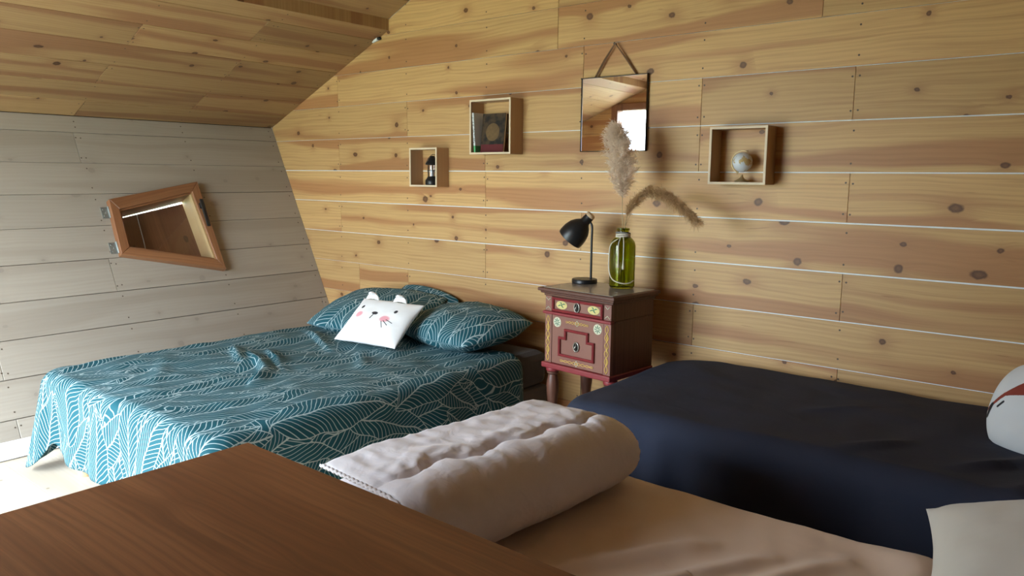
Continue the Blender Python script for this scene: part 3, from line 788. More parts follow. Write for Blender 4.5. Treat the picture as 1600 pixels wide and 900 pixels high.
# folded quilt
def quilt():
    e = empty('folded_quilt', (-1.232, -1.800, 0.497), math.radians(-4))
    Ly = 0.400
    def layer(name, zlo, zhi, R, xl, xr, h0, seam):
        path = []; n1 = 30
        for k in range(n1): path.append((xl + (xr - xl) * k / n1, zlo, 0, -1))
        for k in range(17):
            a = -math.pi / 2 + math.pi * k / 16; path.append((xr + R * math.cos(a), (zlo + zhi) / 2 + R * math.sin(a), math.cos(a), math.sin(a)))
        for k in range(1, n1 + 1): path.append((xr - (xr - xl) * k / n1, zhi, 0, 1))
        NP = len(path); NY = 84; vs, fs = [], []; idx = {}
        for s in (1, -1):
            for i, (x, z, nx, nzv) in enumerate(path):
                for j in range(NY + 1):
                    ed = i in (0, NP - 1) or j in (0, NY)
                    if s < 0 and ed: idx[(s, i, j)] = idx[(1, i, j)]; continue
                    yv = (2 * j / NY - 1); Y = Ly * math.sin(yv * math.pi / 2 * .96) / math.sin(math.pi / 2 * .96)
                    T = min(1, max(0, 1 - abs(Y / Ly) ** 7)) ** .5 * min(1, (min(i, NP - 1 - i) / 3)) ** .5
                    h = h0 * T
                    puff = 0.0
                    if s > 0 and seam:
                        puff = nz(x * .8 + z, Y * 1.6, 6, 51) * .005 + nz(x * 1.2 + Y * 1.5, Y * 2.4 - x, 15, 55) * (.0045 if x < .06 and nzv > 0 else .0015)
                        if nzv > 0.2:
                            xs = 0.055 + .015 * math.sin(Y * 34) + .03 * Y
                            dd = x - xs
                            puff -= .020 * math.exp(-(dd / .009) ** 2) 
                            puff += .005 * math.exp(-((dd - .05) / .04) ** 2) + .005 * math.exp(-((dd + .05) / .04) ** 2)
                            puff += .0035 * math.sin(Y * 80 + 9 * nz(x, Y, 8, 71) + dd * 60) * math.exp(-abs(dd) / .055) + .003 * nz(x * 3, Y * 9, 6, 75) * (1 if dd < 0 else .4)
                        puff *= T
                    elif s > 0: puff = nz(x, Y, 12, 61) * .003 * T
                    q = s * h + puff
                    px, pz = x + nx * q, z + nzv * q
                    px += .012 * math.sin(Y * 5 + 1)
                    bend = -.035 * max(0, (Y - .22) / .21) ** 2 * (z / .18) 
                    idx[(s, i, j)] = len(vs); vs.append((px, Y, pz + bend))
            for i in range(NP - 1):
                for j in range(NY):
                    q = (idx[(s, i, j)], idx[(s, i + 1, j)], idx[(s, i + 1, j + 1)], idx[(s, i, j + 1)])
                    fs.append(q[::-1] if s > 0 else q)
        o = mesh(name, vs, fs, DUVETM, e, None, True)
        for sy in (-1, 1):
            pts = []
            for i, (x, z, nx, nzv) in enumerate(path):
                for sub in range(3):
                    x2, z2 = path[min(i + 1, NP - 1)][:2]; t = sub / 3; k = i * 3 + sub
                    rf = .0016 * math.sin(k * 1.1)
                    Y = sy * (Ly + .002) 
                    bend = -.035 * max(0, (Y - .22) / .21) ** 2 * (z / .18)
                    pts.append((x + (x2 - x) * t + nx * rf + .012 * math.sin(Y * 5 + 1), Y + rf * .6, z + (z2 - z) * t + nzv * rf + bend))
            tube('piping', pts, .0042, DUVETM, o, n=6)
    layer('outer_fold', .027, .183, .078, -.175, .085, .026, True)
    layer('inner_fold', .080, .130, .025, -.168, .055, .0245, False)
    tag(e, 'thick white quilt folded into a bundle on the pale pink sheet', 'quilt')
quilt()

# ------------------------------------------------------------------ brown table in the foreground
te = empty('table', (-0.72, -2.735, 0), 0.0)
tw = te.location
def tb(name, x0, x1, y0, y1, z0, z1, bev=.003, mat=WALNUT): return box(name, x0 - tw.x, x1 - tw.x, y0 - tw.y, y1 - tw.y, z0, z1, mat, te, bev)
tb('table_top', -1.536, 0.10, -3.15, -2.320, 0.722, 0.750, .0015)
tb('apron', -1.48, 0.04, -2.40, -2.38, 0.64, 0.7215); tb('apron', -1.48, 0.04, -3.09, -3.07, 0.64, 0.7215)
tb('apron', -1.48, -1.46, -3.07, -2.40, 0.64, 0.7215); tb('apron', 0.02, 0.04, -3.07, -2.40, 0.64, 0.7215)
for lx in (-1.50, 0.0):
    for ly in (-3.11, -2.42): tb('leg', lx, lx + .06, ly, ly + .06, 0, 0.7215, .004)
tag(te, 'dark brown wood grain table top in the near foreground', 'table')

# ------------------------------------------------------------------ painted nightstand
NSM = pine('reddish_brown_stain', (0.15, 0.060, 0.036), (0.12, 0.045, 0.028), (0.075, 0.026, 0.016), (0.04, 0.015, 0.01), 0.45, 1.0, 0.6, 0.05, 0.0)
NSF = pine('rosy_brown_front', (0.27, 0.12, 0.085), (0.23, 0.095, 0.07), (0.16, 0.06, 0.045), (0.1, 0.04, 0.03), 0.45, 1.0, 0.5, 0.05, 0.0)
NSR = plain('painted_dark_red', (0.25, 0.032, 0.036), 0.45)
YEL = plain('painted_ochre', (0.62, 0.40, 0.10), 0.6)
CRM = plain('painted_cream', (0.60, 0.58, 0.42), 0.6)
GRN = plain('painted_green', (0.05, 0.22, 0.15), 0.6)
MARB = plain('grey_stone_top', (0.33, 0.29, 0.25), 0.22, 0, 0.18, 14.0, 0.0)
BRASS = plain('aged_silver', (0.36, 0.34, 0.30), 0.35, 0.85, .3)
ns = empty('nightstand', (-1.903, -0.297, 0), math.radians(-5.8))
HW, HD = 0.192, 0.152            # half width and depth of the carcass
ZB, ZD, ZT = 0.503, 0.737, 0.815
box('carcass', -HW, HW, -HD + .012, HD, ZB - .012, ZT + .004, NSM, ns, .002)
box('side_rail', HW - .001, HW + .004, -HD + .02, HD - .004, ZD - .006, ZD + .004, NSM, ns, .001)
# moulded top: stacked frames
for (z0, z1, ex, nm) in ((ZT, ZT + .012, .008, 'top_moulding'), (ZT + .012, ZT + .022, .020, 'top_moulding'), (ZT + .022, ZT + .0375, .030, 'top_board')):
    box(nm, -HW - ex, HW + ex, -HD - ex, HD + ex * .4, z0, z1, NSM, ns, .004)
box('stone_inlay', -HW - .010, HW + .010, -HD - .010, HD - .004, ZT + .0375, ZT + .0395, MARB, ns, .0005)
TOPZ = ZT + .0395
F = -HD
for sx in (-1, 1):
    for (z0, z1) in ((ZB, ZD - .006), (ZD + .008, ZT)):
        p = box('pilaster', sx * HW - (.040 if sx > 0 else 0), sx * HW + (0 if sx > 0 else .040), F - .006, F + .014, z0, z1, NSF, ns, .002)
        xc = sx * (HW - .020); zc = (z0 + z1) / 2; hh = (z1 - z0) / 2 - .008
        if hh > .06:
            for ph in (0, math.pi):
                pts = [(xc + .011 * math.sin(t * 9.4 + ph) * (1 - .3 * abs(t)), F - .0068, zc + hh * t) for t in [k / 24 * 2 - 1 for k in range(25)]]
                tube('painted_scroll', pts, .0022, YEL, p, n=5)
            for k, zz in enumerate((zc - hh * .5, zc, zc + hh * .5)):
                tube('painted_leaf', [(xc, F - .0068, zz - .022), (xc + .003, F - .0068, zz), (xc, F - .0068, zz + .022)], [.001, .004, .001], YEL, p, n=5)
        else:
            for s2 in (-1, 1):
                tube('painted_scroll', [(xc - .014, F - .0068, zc + s2 * hh), (xc, F - .0068, zc + s2 * hh * .55), (xc + .014, F - .0068, zc + s2 * hh)], .0018, CRM, p, n=5)
box('rail', -HW - .010, HW + .006, F - .016, F + .012, ZD - .006, ZD + .008, NSR, ns, .005)
box('plinth_moulding', -HW - .013, HW + .008, F - .018, HD, ZB - .026, ZB, NSR, ns, .006)
XL, XR_ = -HW + .042, HW - .042
drw = box('drawer', XL, XR_, F - .004, F + .012, ZD + .010, ZT - .002, NSF, ns, .001)
def rim(poly, wd, mat, parent, y0, y1, name):
    if area(poly) < 0: poly = poly[::-1]
    inn = []
    n = len(poly)
    for i in range(n):
        p0, p1, p2 = Vector(poly[i - 1]), Vector(poly[i]), Vector(poly[(i + 1) % n]); e0 = (p1 - p0).normalized(); e1 = (p2 - p1).normalized()
        inn.append(tuple(p1 + Vector((-e0.y, e0.x)) * wd + Vector((-e1.y, e1.x)) * wd))
    vs = [(p[0], y0, p[1]) for p in poly] + [(p[0], y0, p[1]) for p in inn] + [(p[0], y1, p[1]) for p in poly] + [(p[0], y1, p[1]) for p in inn]
    mid = [(((a[0] * .5 + b_[0] * .5)), y0 - .005, (a[1] * .5 + b_[1] * .5)) for a, b_ in zip(poly, inn)]
    vs += mid; fs = []
    for i in range(n):
        j = (i + 1) % n
        fs += [(i, j, 4 * n + j, 4 * n + i), (4 * n + i, 4 * n + j, n + j, n + i), (2 * n + i, 2 * n + j, j, i), (n + i, n + j, 3 * n + j, 3 * n + i)]
    o = mesh(name, vs, fs, mat, parent)
    bm = bmesh.new(); bm.from_mesh(o.data); bmesh.ops.recalc_face_normals(bm, faces=bm.faces); bm.to_mesh(o.data); bm.free(); return o
rim([(XL + .002, ZD + .011), (XR_ - .002, ZD + .011), (XR_ - .002, ZT - .003), (XL + .002, ZT - .003)], .011, NSR, drw, F - .012, F - .003, 'red_frame')
def medal(xc, zc, rx, rz, mat, parent, y0=F - .0052, name='medallion'):
    n = 28; vs = [(xc + rx * math.cos(2 * math.pi * k / n), y0, zc + rz * math.sin(2 * math.pi * k / n)) for k in range(n)] + [(xc + rx * math.cos(2 * math.pi * k / n), y0 + .0012, zc + rz * math.sin(2 * math.pi * k / n)) for k in range(n)]
    fs = [tuple(range(n)), tuple(range(2 * n - 1, n - 1, -1))] + [(k, n + k, n + (k + 1) % n, (k + 1) % n) for k in range(n)]
    return mesh(name, vs, fs, mat, parent)
zc = (ZD + ZT) / 2 + .004
for xc in (-.093, .093):
    md = medal(xc, zc, .033, .019, plain('painted_yellow', (.62, .52, .20), .6), drw)
    for k in range(4):
        a = k * math.pi / 2 + .5; c_, s_ = math.cos(a), math.sin(a)
        tube('painted_petal', [(xc, F - .0060, zc), (xc + .012 * c_ + .004 * s_, F - .0060, zc + .008 * s_ + .003), (xc + .024 * c_, F - .0060, zc + .013 * s_)], [.001, .0028, .0008], GRN, md, n=5)
def pull(zc, parent):
    pts = [(.015 * math.cos(2 * math.pi * k / 24), F - .009, zc + .021 * math.sin(2 * math.pi * k / 24)) for k in range(24)]
    o = medal(0, zc, .016, .022, plain('dark_iron', (.03, .028, .026), .5, .6), parent, F - .0068, 'handle_plate')
    tube('handle_ring', pts, .0030, BRASS, o, n=6, closed=True)
    tube('handle_drop', [(0, F - .010, zc + .016), (.005, F - .016, zc + .006), (0, F - .020, zc - .004), (-.004, F - .016, zc - .012)], [.002, .003, .004, .002], BRASS, o, n=6)
pull(zc, drw)
dz0, dz1 = ZB + .002, ZD - .008
dor = box('cupboard_door', XL, XR_, F - .004, F + .012, dz0, dz1, NSF, ns, .001)
zm = (dz0 + dz1) / 2 - .004
rim([(-.105, zm - .068), (.105, zm - .068), (.105, zm + .022), (.070, zm + .022), (.070, zm + .062), (-.070, zm + .062), (-.070, zm + .022), (-.105, zm + .022)], .011, NSR, dor, F - .013, F - .003, 'stepped_moulding')
pull(zm - .012, dor)
for xc in (-.118, .118):
    md = medal(xc, dz1 - .030, .023, .023, CRM, dor)
    for k in range(8):
        a = k * math.pi / 4; c_, s_ = math.cos(a), math.sin(a)
        tube('painted_petal', [(xc + .004 * c_, F - .0060, dz1 - .030 + .004 * s_), (xc + .011 * c_, F - .0060, dz1 - .030 + .011 * s_), (xc + .019 * c_, F - .0060, dz1 - .030 + .019 * s_)], [.0006, .0020, .0006], GRN, md, n=5)
for (zz, wd) in ((dz1 - .022, .066), (dz0 + .018, .098)):
    for ph in (0, math.pi):
        tube('painted_garland', [(wd * t, F - .0048, zz + .007 * math.sin(t * 12 + ph) * (1 - .5 * abs(t))) for t in [k / 30 * 2 - 1 for k in range(31)]], .0016, YEL, dor, n=5)
    tube('painted_garland', [(-.010, F - .0048, zz), (0, F - .0048, zz + .013), (.010, F - .0048, zz), (0, F - .0048, zz - .013)], .0018, CRM, dor, n=5, closed=True)
LEGP = [(.016, 0), (.022, .01), (.026, .035), (.020, .055), (.024, .07), (.028, .13), (.030, .19), (.026, .225), (.020, .236), (.025, .246), (.020, .256), (.019, .27), (.023, .31), (.0285, .36), (.029, .40), (.022, .435), (.020, .440), (.028, .447), (.028, .453), (.020, .460), (.030, .468), (.030, ZB - .0265)]
for lx in (-1, 1):
    for ly in (-1, 1):
        lg = lathe('leg', LEGP, NSM, ns, Matrix.Translation((lx * (HW - .022), ly * (HD - .028), 0)), 24)
        lathe('red_ring', [(.0305, .4585), (.0318, .462), (.0318, .472), (.0305, ZB - .0266)], NSR, lg, n=24)
        lathe('red_ring', [(.0245, .2405), (.0270, .246), (.0245, .2515)], NSR, lg, n=24)
tag(ns, 'small red and brown nightstand with painted flower ornaments and turned legs', 'nightstand')
NSMW = Matrix.Translation(ns.location) @ Matrix.Rotation(math.radians(-5.8), 4, 'Z')

# ------------------------------------------------------------------ black desk lamp
lp = NSMW @ Vector((-.160, .080, TOPZ)); lamp = empty('desk_lamp', lp, 0.0)
MBLK = plain('matt_black_paint', (0.010, 0.010, 0.011), 0.38, 0, .1, 40, 0)
lathe('base', [(0, 0), (.058, 0), (.061, .003), (.061, .016), (.058, .020), (0, .021)], MBLK, lamp, n=48)
st = [(.036, 0, .015), (.036, 0, .10), (.036, 0, .20), (.037, 0, .262), (.030, 0, .285), (.012, 0, .298)]
tube('stem', spline(st, 8), .0055, MBLK, lamp, n=12)
ax = Vector((-.62, -.22, -.75)).normalized()      # the way the shade points
apex = Vector((.022, 0, .318)); zx = ax; xx = zx.cross(Vector((0, 1, 0))).normalized(); yy = zx.cross(xx)
SM = frame_mat(apex, xx, yy, zx) @ Matrix.Scale(1.13, 4)
lathe('shade', [(.020, .0), (.021, .030), (.024, .034), (.036, .046), (.049, .066), (.056, .092), (.0575, .118), (.0555, .130), (.0540, .130), (.0555, .116), (.053, .09), (.045, .066), (.03, .046), (.0, .040)], MBLK, lamp, SM, 40)
lathe('wooden_cap', [(0, -.012), (.017, -.012), (.0195, -.009), (.0205, .0005), (0, .0008)], plain('pale_beech_cap', (.62, .44, .27), .5), lamp, SM, 32)
lathe('bulb', [(0, .086), (.010, .084), (.016, .074), (.015, .064), (.010, .054), (.010, .045)], plain('frosted_bulb', (.8, .8, .76), .3), lamp, SM, 24)
tube('cord', spline([(-.055, .03, .006), (-.085, .035, .004), (-.093, .055, -.015), (-.095, .10, -.10), (-.090, .12, -.5), (-.085, .12, -.84)], 8), .0022, MBLK, lamp, n=6)
tag(lamp, 'small black desk lamp with bell shade on the painted nightstand', 'lamp')

# ------------------------------------------------------------------ green bottle with dried plumes
vp = NSMW @ Vector((.066, .075, TOPZ)); vb = empty('green_bottle', vp)
m, b = mat_begin('olive_green_glass')
put(b.inputs['Base Color'], mix(nse(coord(), 20, 2), (0.36, 0.41, 0.025), (0.40, 0.44, 0.035))); b.inputs['Transmission Weight'].default_value = 1.0
put(b.inputs['Roughness'], 0.03); b.inputs['IOR'].default_value = 1.45
GREENG = m
R_ = .058
lathe('glass_body', [(0, .004), (.040, .002), (R_ - .004, .004), (R_, .012), (R_, .195), (R_ - .004, .212), (.042, .228), (.027, .238), (.025, .262), (.029, .265), (.029, .274), (.0255, .275), (.0225, .274), (.0225, .240), (.038, .226), (R_ - .0075, .210), (R_ - .0035, .194), (R_ - .0035, .014), (R_ - .010, .009), (0, .010)], GREENG, vb, n=56)
ROPE = plain('cream_cotton_rope', (.66, .60, .50), .9)
TWG = plain('grey_twine', (.22, .21, .19), .9)
for k in range(4):
    tube('rope_wrap', [(.0300 * math.cos(a), .0300 * math.sin(a), .232 + k * .0065 + .004 * math.sin(a + k)) for a in [2 * math.pi * i / 24 for i in range(24)]],   .0046, ROPE if k < 3 else TWG, vb, n=6, closed=True)
def on_body(ang, z, ex=.0045): return ((R_ + ex) * math.cos(ang), (R_ + ex) * math.sin(ang), z)
AF = math.radians(-62)            # the side facing the viewer
tube('rope_loop', spline([(.034 * math.cos(AF - .3), .034 * math.sin(AF - .3), .232), on_body(AF - .9, .205), on_body(AF - 1.25, .15), on_body(AF - 1.2, .085), on_body(AF - .7, .045), on_body(AF, .030), on_body(AF + .6, .030), on_body(AF + 1.1, .040)], 8), .0030, ROPE, vb, n=6)
for da, zz in ((-.25, .10), (.12, .092)):
    tube('rope_tassel', spline([(.034 * math.cos(AF + da), .034 * math.sin(AF + da), .234), on_body(AF + da, .205), on_body(AF + da, .15), on_body(AF + da, zz)], 6), [.0026] * 15 + [.0032, .0045, .0055, .0048], ROPE, vb, n=6)
tag(vb, 'olive green glass bottle with cream rope round its neck on the nightstand', 'bottle')
def fluff(name, a, c2):
    m, b = mat_begin(name); col = mix(nse(coord(), 30, 2), a, c2)
    d = V.n('ShaderNodeBsdfDiffuse'); t = V.n('ShaderNodeBsdfTranslucent'); ms = V.n('ShaderNodeMixShader'); ms.inputs[0].default_value = .5
    put(d.inputs[0], col); put(t.inputs[0], col)
    V.nt.links.new(d.outputs[0], ms.inputs[1]); V.nt.links.new(t.outputs[0], ms.inputs[2]); V.nt.links.new(ms.outputs[0], V.nt.nodes['Material Output'].inputs['Surface'])
    return m
PLM = fluff('pampas_plume', (0.90, 0.78, 0.66), (0.95, 0.86, 0.76))
PLM2 = fluff('dried_reed_plume', (0.62, 0.44, 0.25), (0.74, 0.56, 0.35))
STEM = plain('dry_stem', (0.46, 0.36, 0.20), .8)
def plume(name, axis, radf, n, ln, droop, mat, loc, label, seed, per=40, wdt=.0007, side=None):
    e = empty(name, loc); rr = random.Random(seed); pts = spline(axis, 14); NPt = len(pts)
    k0 = int(NPt * radf[0])
    tube('stem', pts, [max(.0008, .0022 * (1 - .6 * i / NPt)) for i in range(NPt)], STEM, e, n=6)
    vs, fs = [], []
    def hair(p, a, b_, c_, wv_):
        s = len(vs); vs.extend([p - wv_ * .6, p + wv_ * .6, a - wv_, a + wv_, b_ - wv_ * .8, b_ + wv_ * .8, c_])
        fs.extend([(s, s + 1, s + 3, s + 2), (s + 2, s + 3, s + 5, s + 4), (s + 4, s + 5, s + 6)])
    for _ in range(n):
        i = rr.randint(k0, NPt - 2); t = (i - k0) / (NPt - k0); p = pts[i]; tg = (pts[i + 1] - pts[i]).normalized()
        a = rr.uniform(0, 6.283); q = tg.orthogonal().normalized(); q2 = tg.cross(q); d = (q * math.cos(a) + q2 * math.sin(a))
        if side is not None: d = (d * .55 + Vector(side) * rr.uniform(.2, 1)).normalized()
        env = radf[1] * math.sin(math.pi * min(1, .14 + t * .84)) ** .6 * rr.uniform(.4, 1.1)
        L = ln * rr.uniform(.7, 1.2)
        e1 = p + d * env * .5 + tg * L * .55; e2 = p + d * env + tg * L * .95 + Vector((0, 0, -droop * rr.uniform(.2, 1)))
        for h in range(per):
            u = rr.random() ** .8; b0 = p.lerp(e1, u * 2) if u < .5 else e1.lerp(e2, u * 2 - 1)
            dr = (d * rr.uniform(.0, .9) + tg * rr.uniform(.3, 1) + Vector((rr.gauss(0, .5), rr.gauss(0, .5), rr.gauss(0, .35)))).normalized()
            l2 = ln * .42 * rr.uniform(.5, 1.2); w3 = dr.cross(Vector((rr.gauss(0, 1), rr.gauss(0, 1), rr.gauss(0, 1)))).normalized() * wdt * rr.uniform(.7, 1.3)
            hair(b0, b0 + dr * l2 * .4, b0 + dr * l2 * .75 + Vector((0, 0, -droop * .10)), b0 + dr * l2 + Vector((0, 0, -droop * .3)), w3)
    f = mesh('plume', vs, fs, mat, e); f['kind'] = 'stuff'
    tag(e, label, 'dried grass'); return e
vloc = vp + Vector((0, 0, .012))
plume('pampas_stem', [(.012, .0, 0), (.004, 0, .15), (-.004, 0, .27), (-.010, .0, .39), (-.014, .004, .51), (-.026, .0, .60), (-.040, -.004, .665)], (.51, .074), 380, .075, .022, PLM, vloc, 'tall fluffy beige pampas plume rising upright from the green bottle', 5)
plume('reed_stem', [(-.012, .004, 0), (.004, .002, .15), (.008, 0, .268), (.035, -.006, .345), (.105, -.012, .412), (.19, -.018, .420), (.27, -.02, .385), (.345, -.02, .330)], (.36, .026), 230, .060, .018, PLM2, vloc, 'brown dried reed plume arching sideways out of the green bottle', 9, 34, side=(0, 0, .45))
tg_ = empty('dry_twig', vloc); tube('stem', [(-.008, .002, .001), (.004, 0, .262), (.035, .01, .335)], [.0015, .0014, .0006], STEM, tg_, n=5)
tag(tg_, 'short thin dry twig poking out of the green bottle neck', 'twig')

# ------------------------------------------------------------------ box shelves on the wall
def shelf(x0, x1, z0, z1, d, label):
    e = empty('box_shelf', ((x0 + x1) / 2, 0, z0)); hx = (x1 - x0) / 2; h = z1 - z0; t = .010; y0, y1 = -d, -.0005
    box('side_panel', -hx, -hx + t, y0 + .003, y1, 0, h, PLYSIDE, e, .001); box('side_panel', hx - t, hx, y0 + .003, y1, 0, h, PLYSIDE, e, .001)
    box('bottom_panel', -hx + t, hx - t, y0 + .003, y1, 0, t, PLYSIDE, e, .0005); box('top_panel', -hx + t, hx - t, y0 + .003, y1, h - t, h, PLYSIDE, e, .0005)
    o = rim([(-hx, 0), (hx, 0), (hx, h), (-hx, h)], t, PLY, e, y0, y0 + .003, 'front_edge')
    for v in o.data.vertices:
        if v.co.y < y0 - .001: v.co.y = y0 - .0006
    tag(e, label, 'shelf', 'wooden box shelves on the plank wall'); return e
shelf(-3.378, -3.152, 1.292, 1.515, .100, 'smallest wooden box shelf holding the black lantern')
shelf(-2.893, -2.604, 1.473, 1.762, .105, 'wooden box shelf holding the books')
shelf(-1.491, -1.236, 1.331, 1.574, .100, 'wooden box shelf holding the little globe')
# lantern
le = empty('lantern', (-3.232, -.054, 1.3025))
lathe('base', [(0, 0), (.040, 0), (.042, .004), (.042, .026), (.036, .034), (.030, .044), (.028, .050), (0, .050)], MBLK, le, n=32)
CLR = plain('clear_lantern_glass', (.9, .92, .95), .05, 0, .02, 5, 0, Transmission_Weight=1.0)
lathe('glass_cylinder', [(.0255, .0505), (.0255, .113), (.0235, .113), (.0235, .0505), (.0255, .0505)], CLR, le, n=32)
lathe('candle', [(0, .0505), (.011, .0505), (.011, .085), (.003, .088), (0, .088)], plain('white_candle', (.8, .8, .78), .5), le, n=20)
for k in range(6):
    a = k * math.pi / 3 + .3; tube('cage_wire', [(.028 * math.cos(a), .028 * math.sin(a), .049), (.030 * math.cos(a), .030 * math.sin(a), .08), (.028 * math.cos(a), .028 * math.sin(a), .1145)], .0018, MBLK, le, n=6)
tube('cage_ring', [(.0300 * math.cos(a), .0300 * math.sin(a), .082) for a in [2 * math.pi * i / 28 for i in range(28)]], .0018, MBLK, le, n=6, closed=True)
lathe('roof', [(0, .114), (.034, .114), (.042, .118), (.040, .126), (.026, .140), (.024, .150), (.017, .156), (.012, .166), (0, .168)], MBLK, le, n=32)
tube('handle', spline([(-.040, 0, .122), (-.050, 0, .128), (-.044, .004, .148), (-.024, .006, .166), (0, .006, .176), (.02, .006, .168), (.036, .003, .148), (.040, 0, .122)], 6), .0016, MBLK, le, n=6)
tag(le, 'small black metal lantern in the smallest box shelf', 'lantern')
# books
m, b = mat_begin('dark_book_cover_print')
x, y, z = sep(coord())
n = nse(coord(), 28, 4)
c = mix(sstep(n, .40, .62), (.010, .007, .005), (.06, .034, .014))
dd = M('SQRT', (x + .002) * (x + .002) + (z - .108) * (z - .108) * .9)
c = mix((1.0 - sstep(dd, .044, .047)) * .9, c, mix(nse(coord(), 60, 3), (.10, .055, .02), (.20, .12, .045)))
c = mix(lt(z, .042), c, (.11, .012, .014))
put(b.inputs['Base Color'], c); put(b.inputs['Roughness'], .8); COVER = m
PAPER = plain('book_pages', (.72, .68, .6), .8); 
m, b = mat_begin('white_book_spine_print')
x, y, z = sep(coord())
tx = gt(nse(vec(x * 1.0, y, z * 1.0), 130, 2), .58) * lt(ab(z - .12), .07) * lt(y, -.04)
put(b.inputs['Base Color'], mix(lt(z, .035), mix(tx, (.78, .80, .80), (.25, .27, .27)), (.10, .42, .16))); put(b.inputs['Roughness'], .5); SPINE = m
def book(x, zr, w_, h_, t_, cm, label, lean):
    # leaning book: spine towards the viewer's left, front cover towards the room
    e = empty('book', mw=Matrix.Translation((x, -.052, 1.4836)) @ Matrix.Rotation(zr, 4, 'Z') @ Matrix.Rotation(lean, 4, 'X'))
    box('pages', -w_ / 2 + .003, w_ / 2 - .004, -t_ / 2 + .003, t_ / 2 - .003, .003, h_ - .003, PAPER, e, .0005)
    bm = bmesh.new(); bm_box(bm, -w_ / 2, w_ / 2, -t_ / 2, -t_ / 2 + .0028, 0, h_, .0006); bm_box(bm, -w_ / 2, w_ / 2, t_ / 2 - .0028, t_ / 2, 0, h_, .0006)
    bm_box(bm, -w_ / 2, -w_ / 2 + .0028, -t_ / 2, t_ / 2, 0, h_, .0006); from_bm('cover', bm, cm, e)
    tag(e, label, 'book', 'books in the box shelf'); return e
def book2(xb, w_, h_, t_, lean, yc, cm, label):
    # standing, spine to the room, leaning sideways
    e = empty('book', mw=Matrix.Translation((xb, yc, 1.4836)) @ Matrix.Rotation(lean, 4, 'Y'))
    box('pages', .003, t_ - .003, -w_ / 2 + .004, w_ / 2 - .003, .003, h_ - .003, PAPER, e, .0005)
    bm = bmesh.new(); bm_box(bm, 0, .0028, -w_ / 2, w_ / 2, 0, h_, .0006); bm_box(bm, t_ - .0028, t_, -w_ / 2, w_ / 2, 0, h_, .0006)
    bm_box(bm, 0, t_, -w_ / 2, -w_ / 2 + .0028, 0, h_, .0006); from_bm('cover', bm, cm, e)
    tag(e, label, 'book', 'books in the box shelf'); return e
book2(-2.871, .085, .212, .014, math.radians(-4.0), -.052, SPINE, 'slim book with a white spine leaning in the box shelf')
book(-2.772, math.radians(3), .155, .208, .022, COVER, 'dark covered book with a round emblem facing out of the box shelf', math.radians(-7))
# globe
ge = empty('desk_globe', (-1.358, -.052, 1.3415)); ge.scale = (1.13, 1.13, 1.13)
GOLD = plain('pale_gold_metal', (.55, .42, .22), .35, .7)
lathe('base', [(0, 0), (.026, 0), (.027, .003), (.020, .008), (.010, .013), (.005, .020), (.004, .028), (0, .028)], GOLD, ge, n=32)
GC = Vector((0, 0, .074)); GR = .037
m, b = mat_begin('globe_map_print')
n = nse(coord(), 26, 4, .6)
put(b.inputs['Base Color'], mix(sstep(n, .52, .55), (.68, .72, .76), mix(nse(coord(), 90, 2), (.42, .28, .10), (.62, .48, .24)))); put(b.inputs['Roughness'], .35)
prof = [(GR * math.sin(math.pi * k / 24), -GR * math.cos(math.pi * k / 24)) for k in range(25)]; prof[0] = (0, -GR); prof[-1] = (0, GR)
lathe('sphere', prof, m, ge, Matrix.Translation(GC) @ Matrix.Rotation(math.radians(23), 4, 'Y'), 40)
ta = math.radians(23); pole = Vector((math.sin(ta), 0, math.cos(ta)))
pts = []
for k in range(29):
    a = math.radians(-90 - 8 + (-180 + 16) * k / 28 * -1) 
    th = math.pi * k / 28; v = pole * math.cos(th) * -1 + Vector((-pole.z, 0, pole.x)) * math.sin(th)
    pts.append(GC + v * (GR + .006))
tube('meridian_arm', pts, .0022, GOLD, ge, n=8)
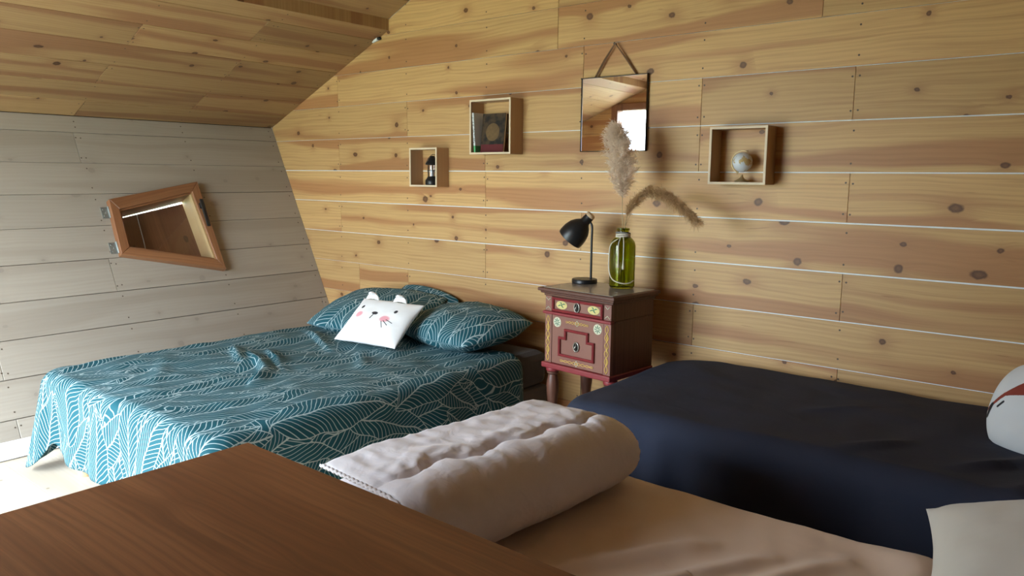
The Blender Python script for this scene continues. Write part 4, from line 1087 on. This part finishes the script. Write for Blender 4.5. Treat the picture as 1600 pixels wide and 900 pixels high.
for s_ in (-1, 1): tube('axis_pin', [GC + pole * s_ * (GR - .001), GC + pole * s_ * (GR + .011)], .0022, GOLD, ge, n=8)
tag(ge, 'tiny white and gold globe standing in the box shelf', 'globe')

# ------------------------------------------------------------------ mirror
me_ = empty('wall_mirror', (-2.033, -.011, 1.480), math.radians(2.2))
m, b = mat_begin('mirror_silver'); put(b.inputs['Base Color'], mix(nse(coord(), 3, 1), (.80, .78, .80), (.84, .82, .84))); put(b.inputs['Metallic'], 1.0); put(b.inputs['Roughness'], 0.015); MIRR = m
hw = .181; hh = .356
box('glass', -hw + .003, hw - .003, -.010, -.004, .003, hh - .003, MIRR, me_, 0)
rim([(-hw, 0), (hw, 0), (hw, hh), (-hw, hh)], .004, MBLK, me_, -.0115, -.001, 'frame')
box('backing', -hw + .004, hw - .004, -.0038, -.001, .004, hh - .004, MBLK, me_, 0)
CORD = plain('brown_leather_cord', (.17, .085, .04), .7)
tube('hanging_cord', [(-.112, -.004, hh - .004), (-.06, -.005, hh + .078), (0, -.010, hh + .151), (.06, -.005, hh + .078), (.122, -.004, hh - .004)], .0030, CORD, me_, n=8)
tube('hanging_cord', [(-.106, -.002, hh - .004), (-.055, -.003, hh + .076), (0, -.008, hh + .149), (.055, -.003, hh + .078), (.117, -.002, hh - .004)], .0026, CORD, me_, n=8)
lathe('nail', [(0, 0), (.003, 0), (.003, .018), (.006, .018), (.006, .020), (0, .020)], NAILM, me_, Matrix.Translation((0, .004, hh + .149)) @ Matrix.Rotation(math.radians(90), 4, 'X'), 12)
tag(me_, 'square thin-edged mirror hung from a brown cord on the plank wall', 'mirror')

# small white cable end at the purlin
ce2 = empty('cable_end', (-3.755, -.012, 2.178))
tube('cable', [(-.035, 0, -.012), (-.012, 0, .0), (.015, 0, .004)], [.006, .012, .012], plain('white_plastic', (.8, .82, .8), .4), ce2, n=12)
tube('plug', [(.0155, 0, .004), (.036, 0, .004)], .009, MBLK, ce2, n=12)
tag(ce2, 'short white and black cable end where sloping ceiling meets plank wall', 'cable')
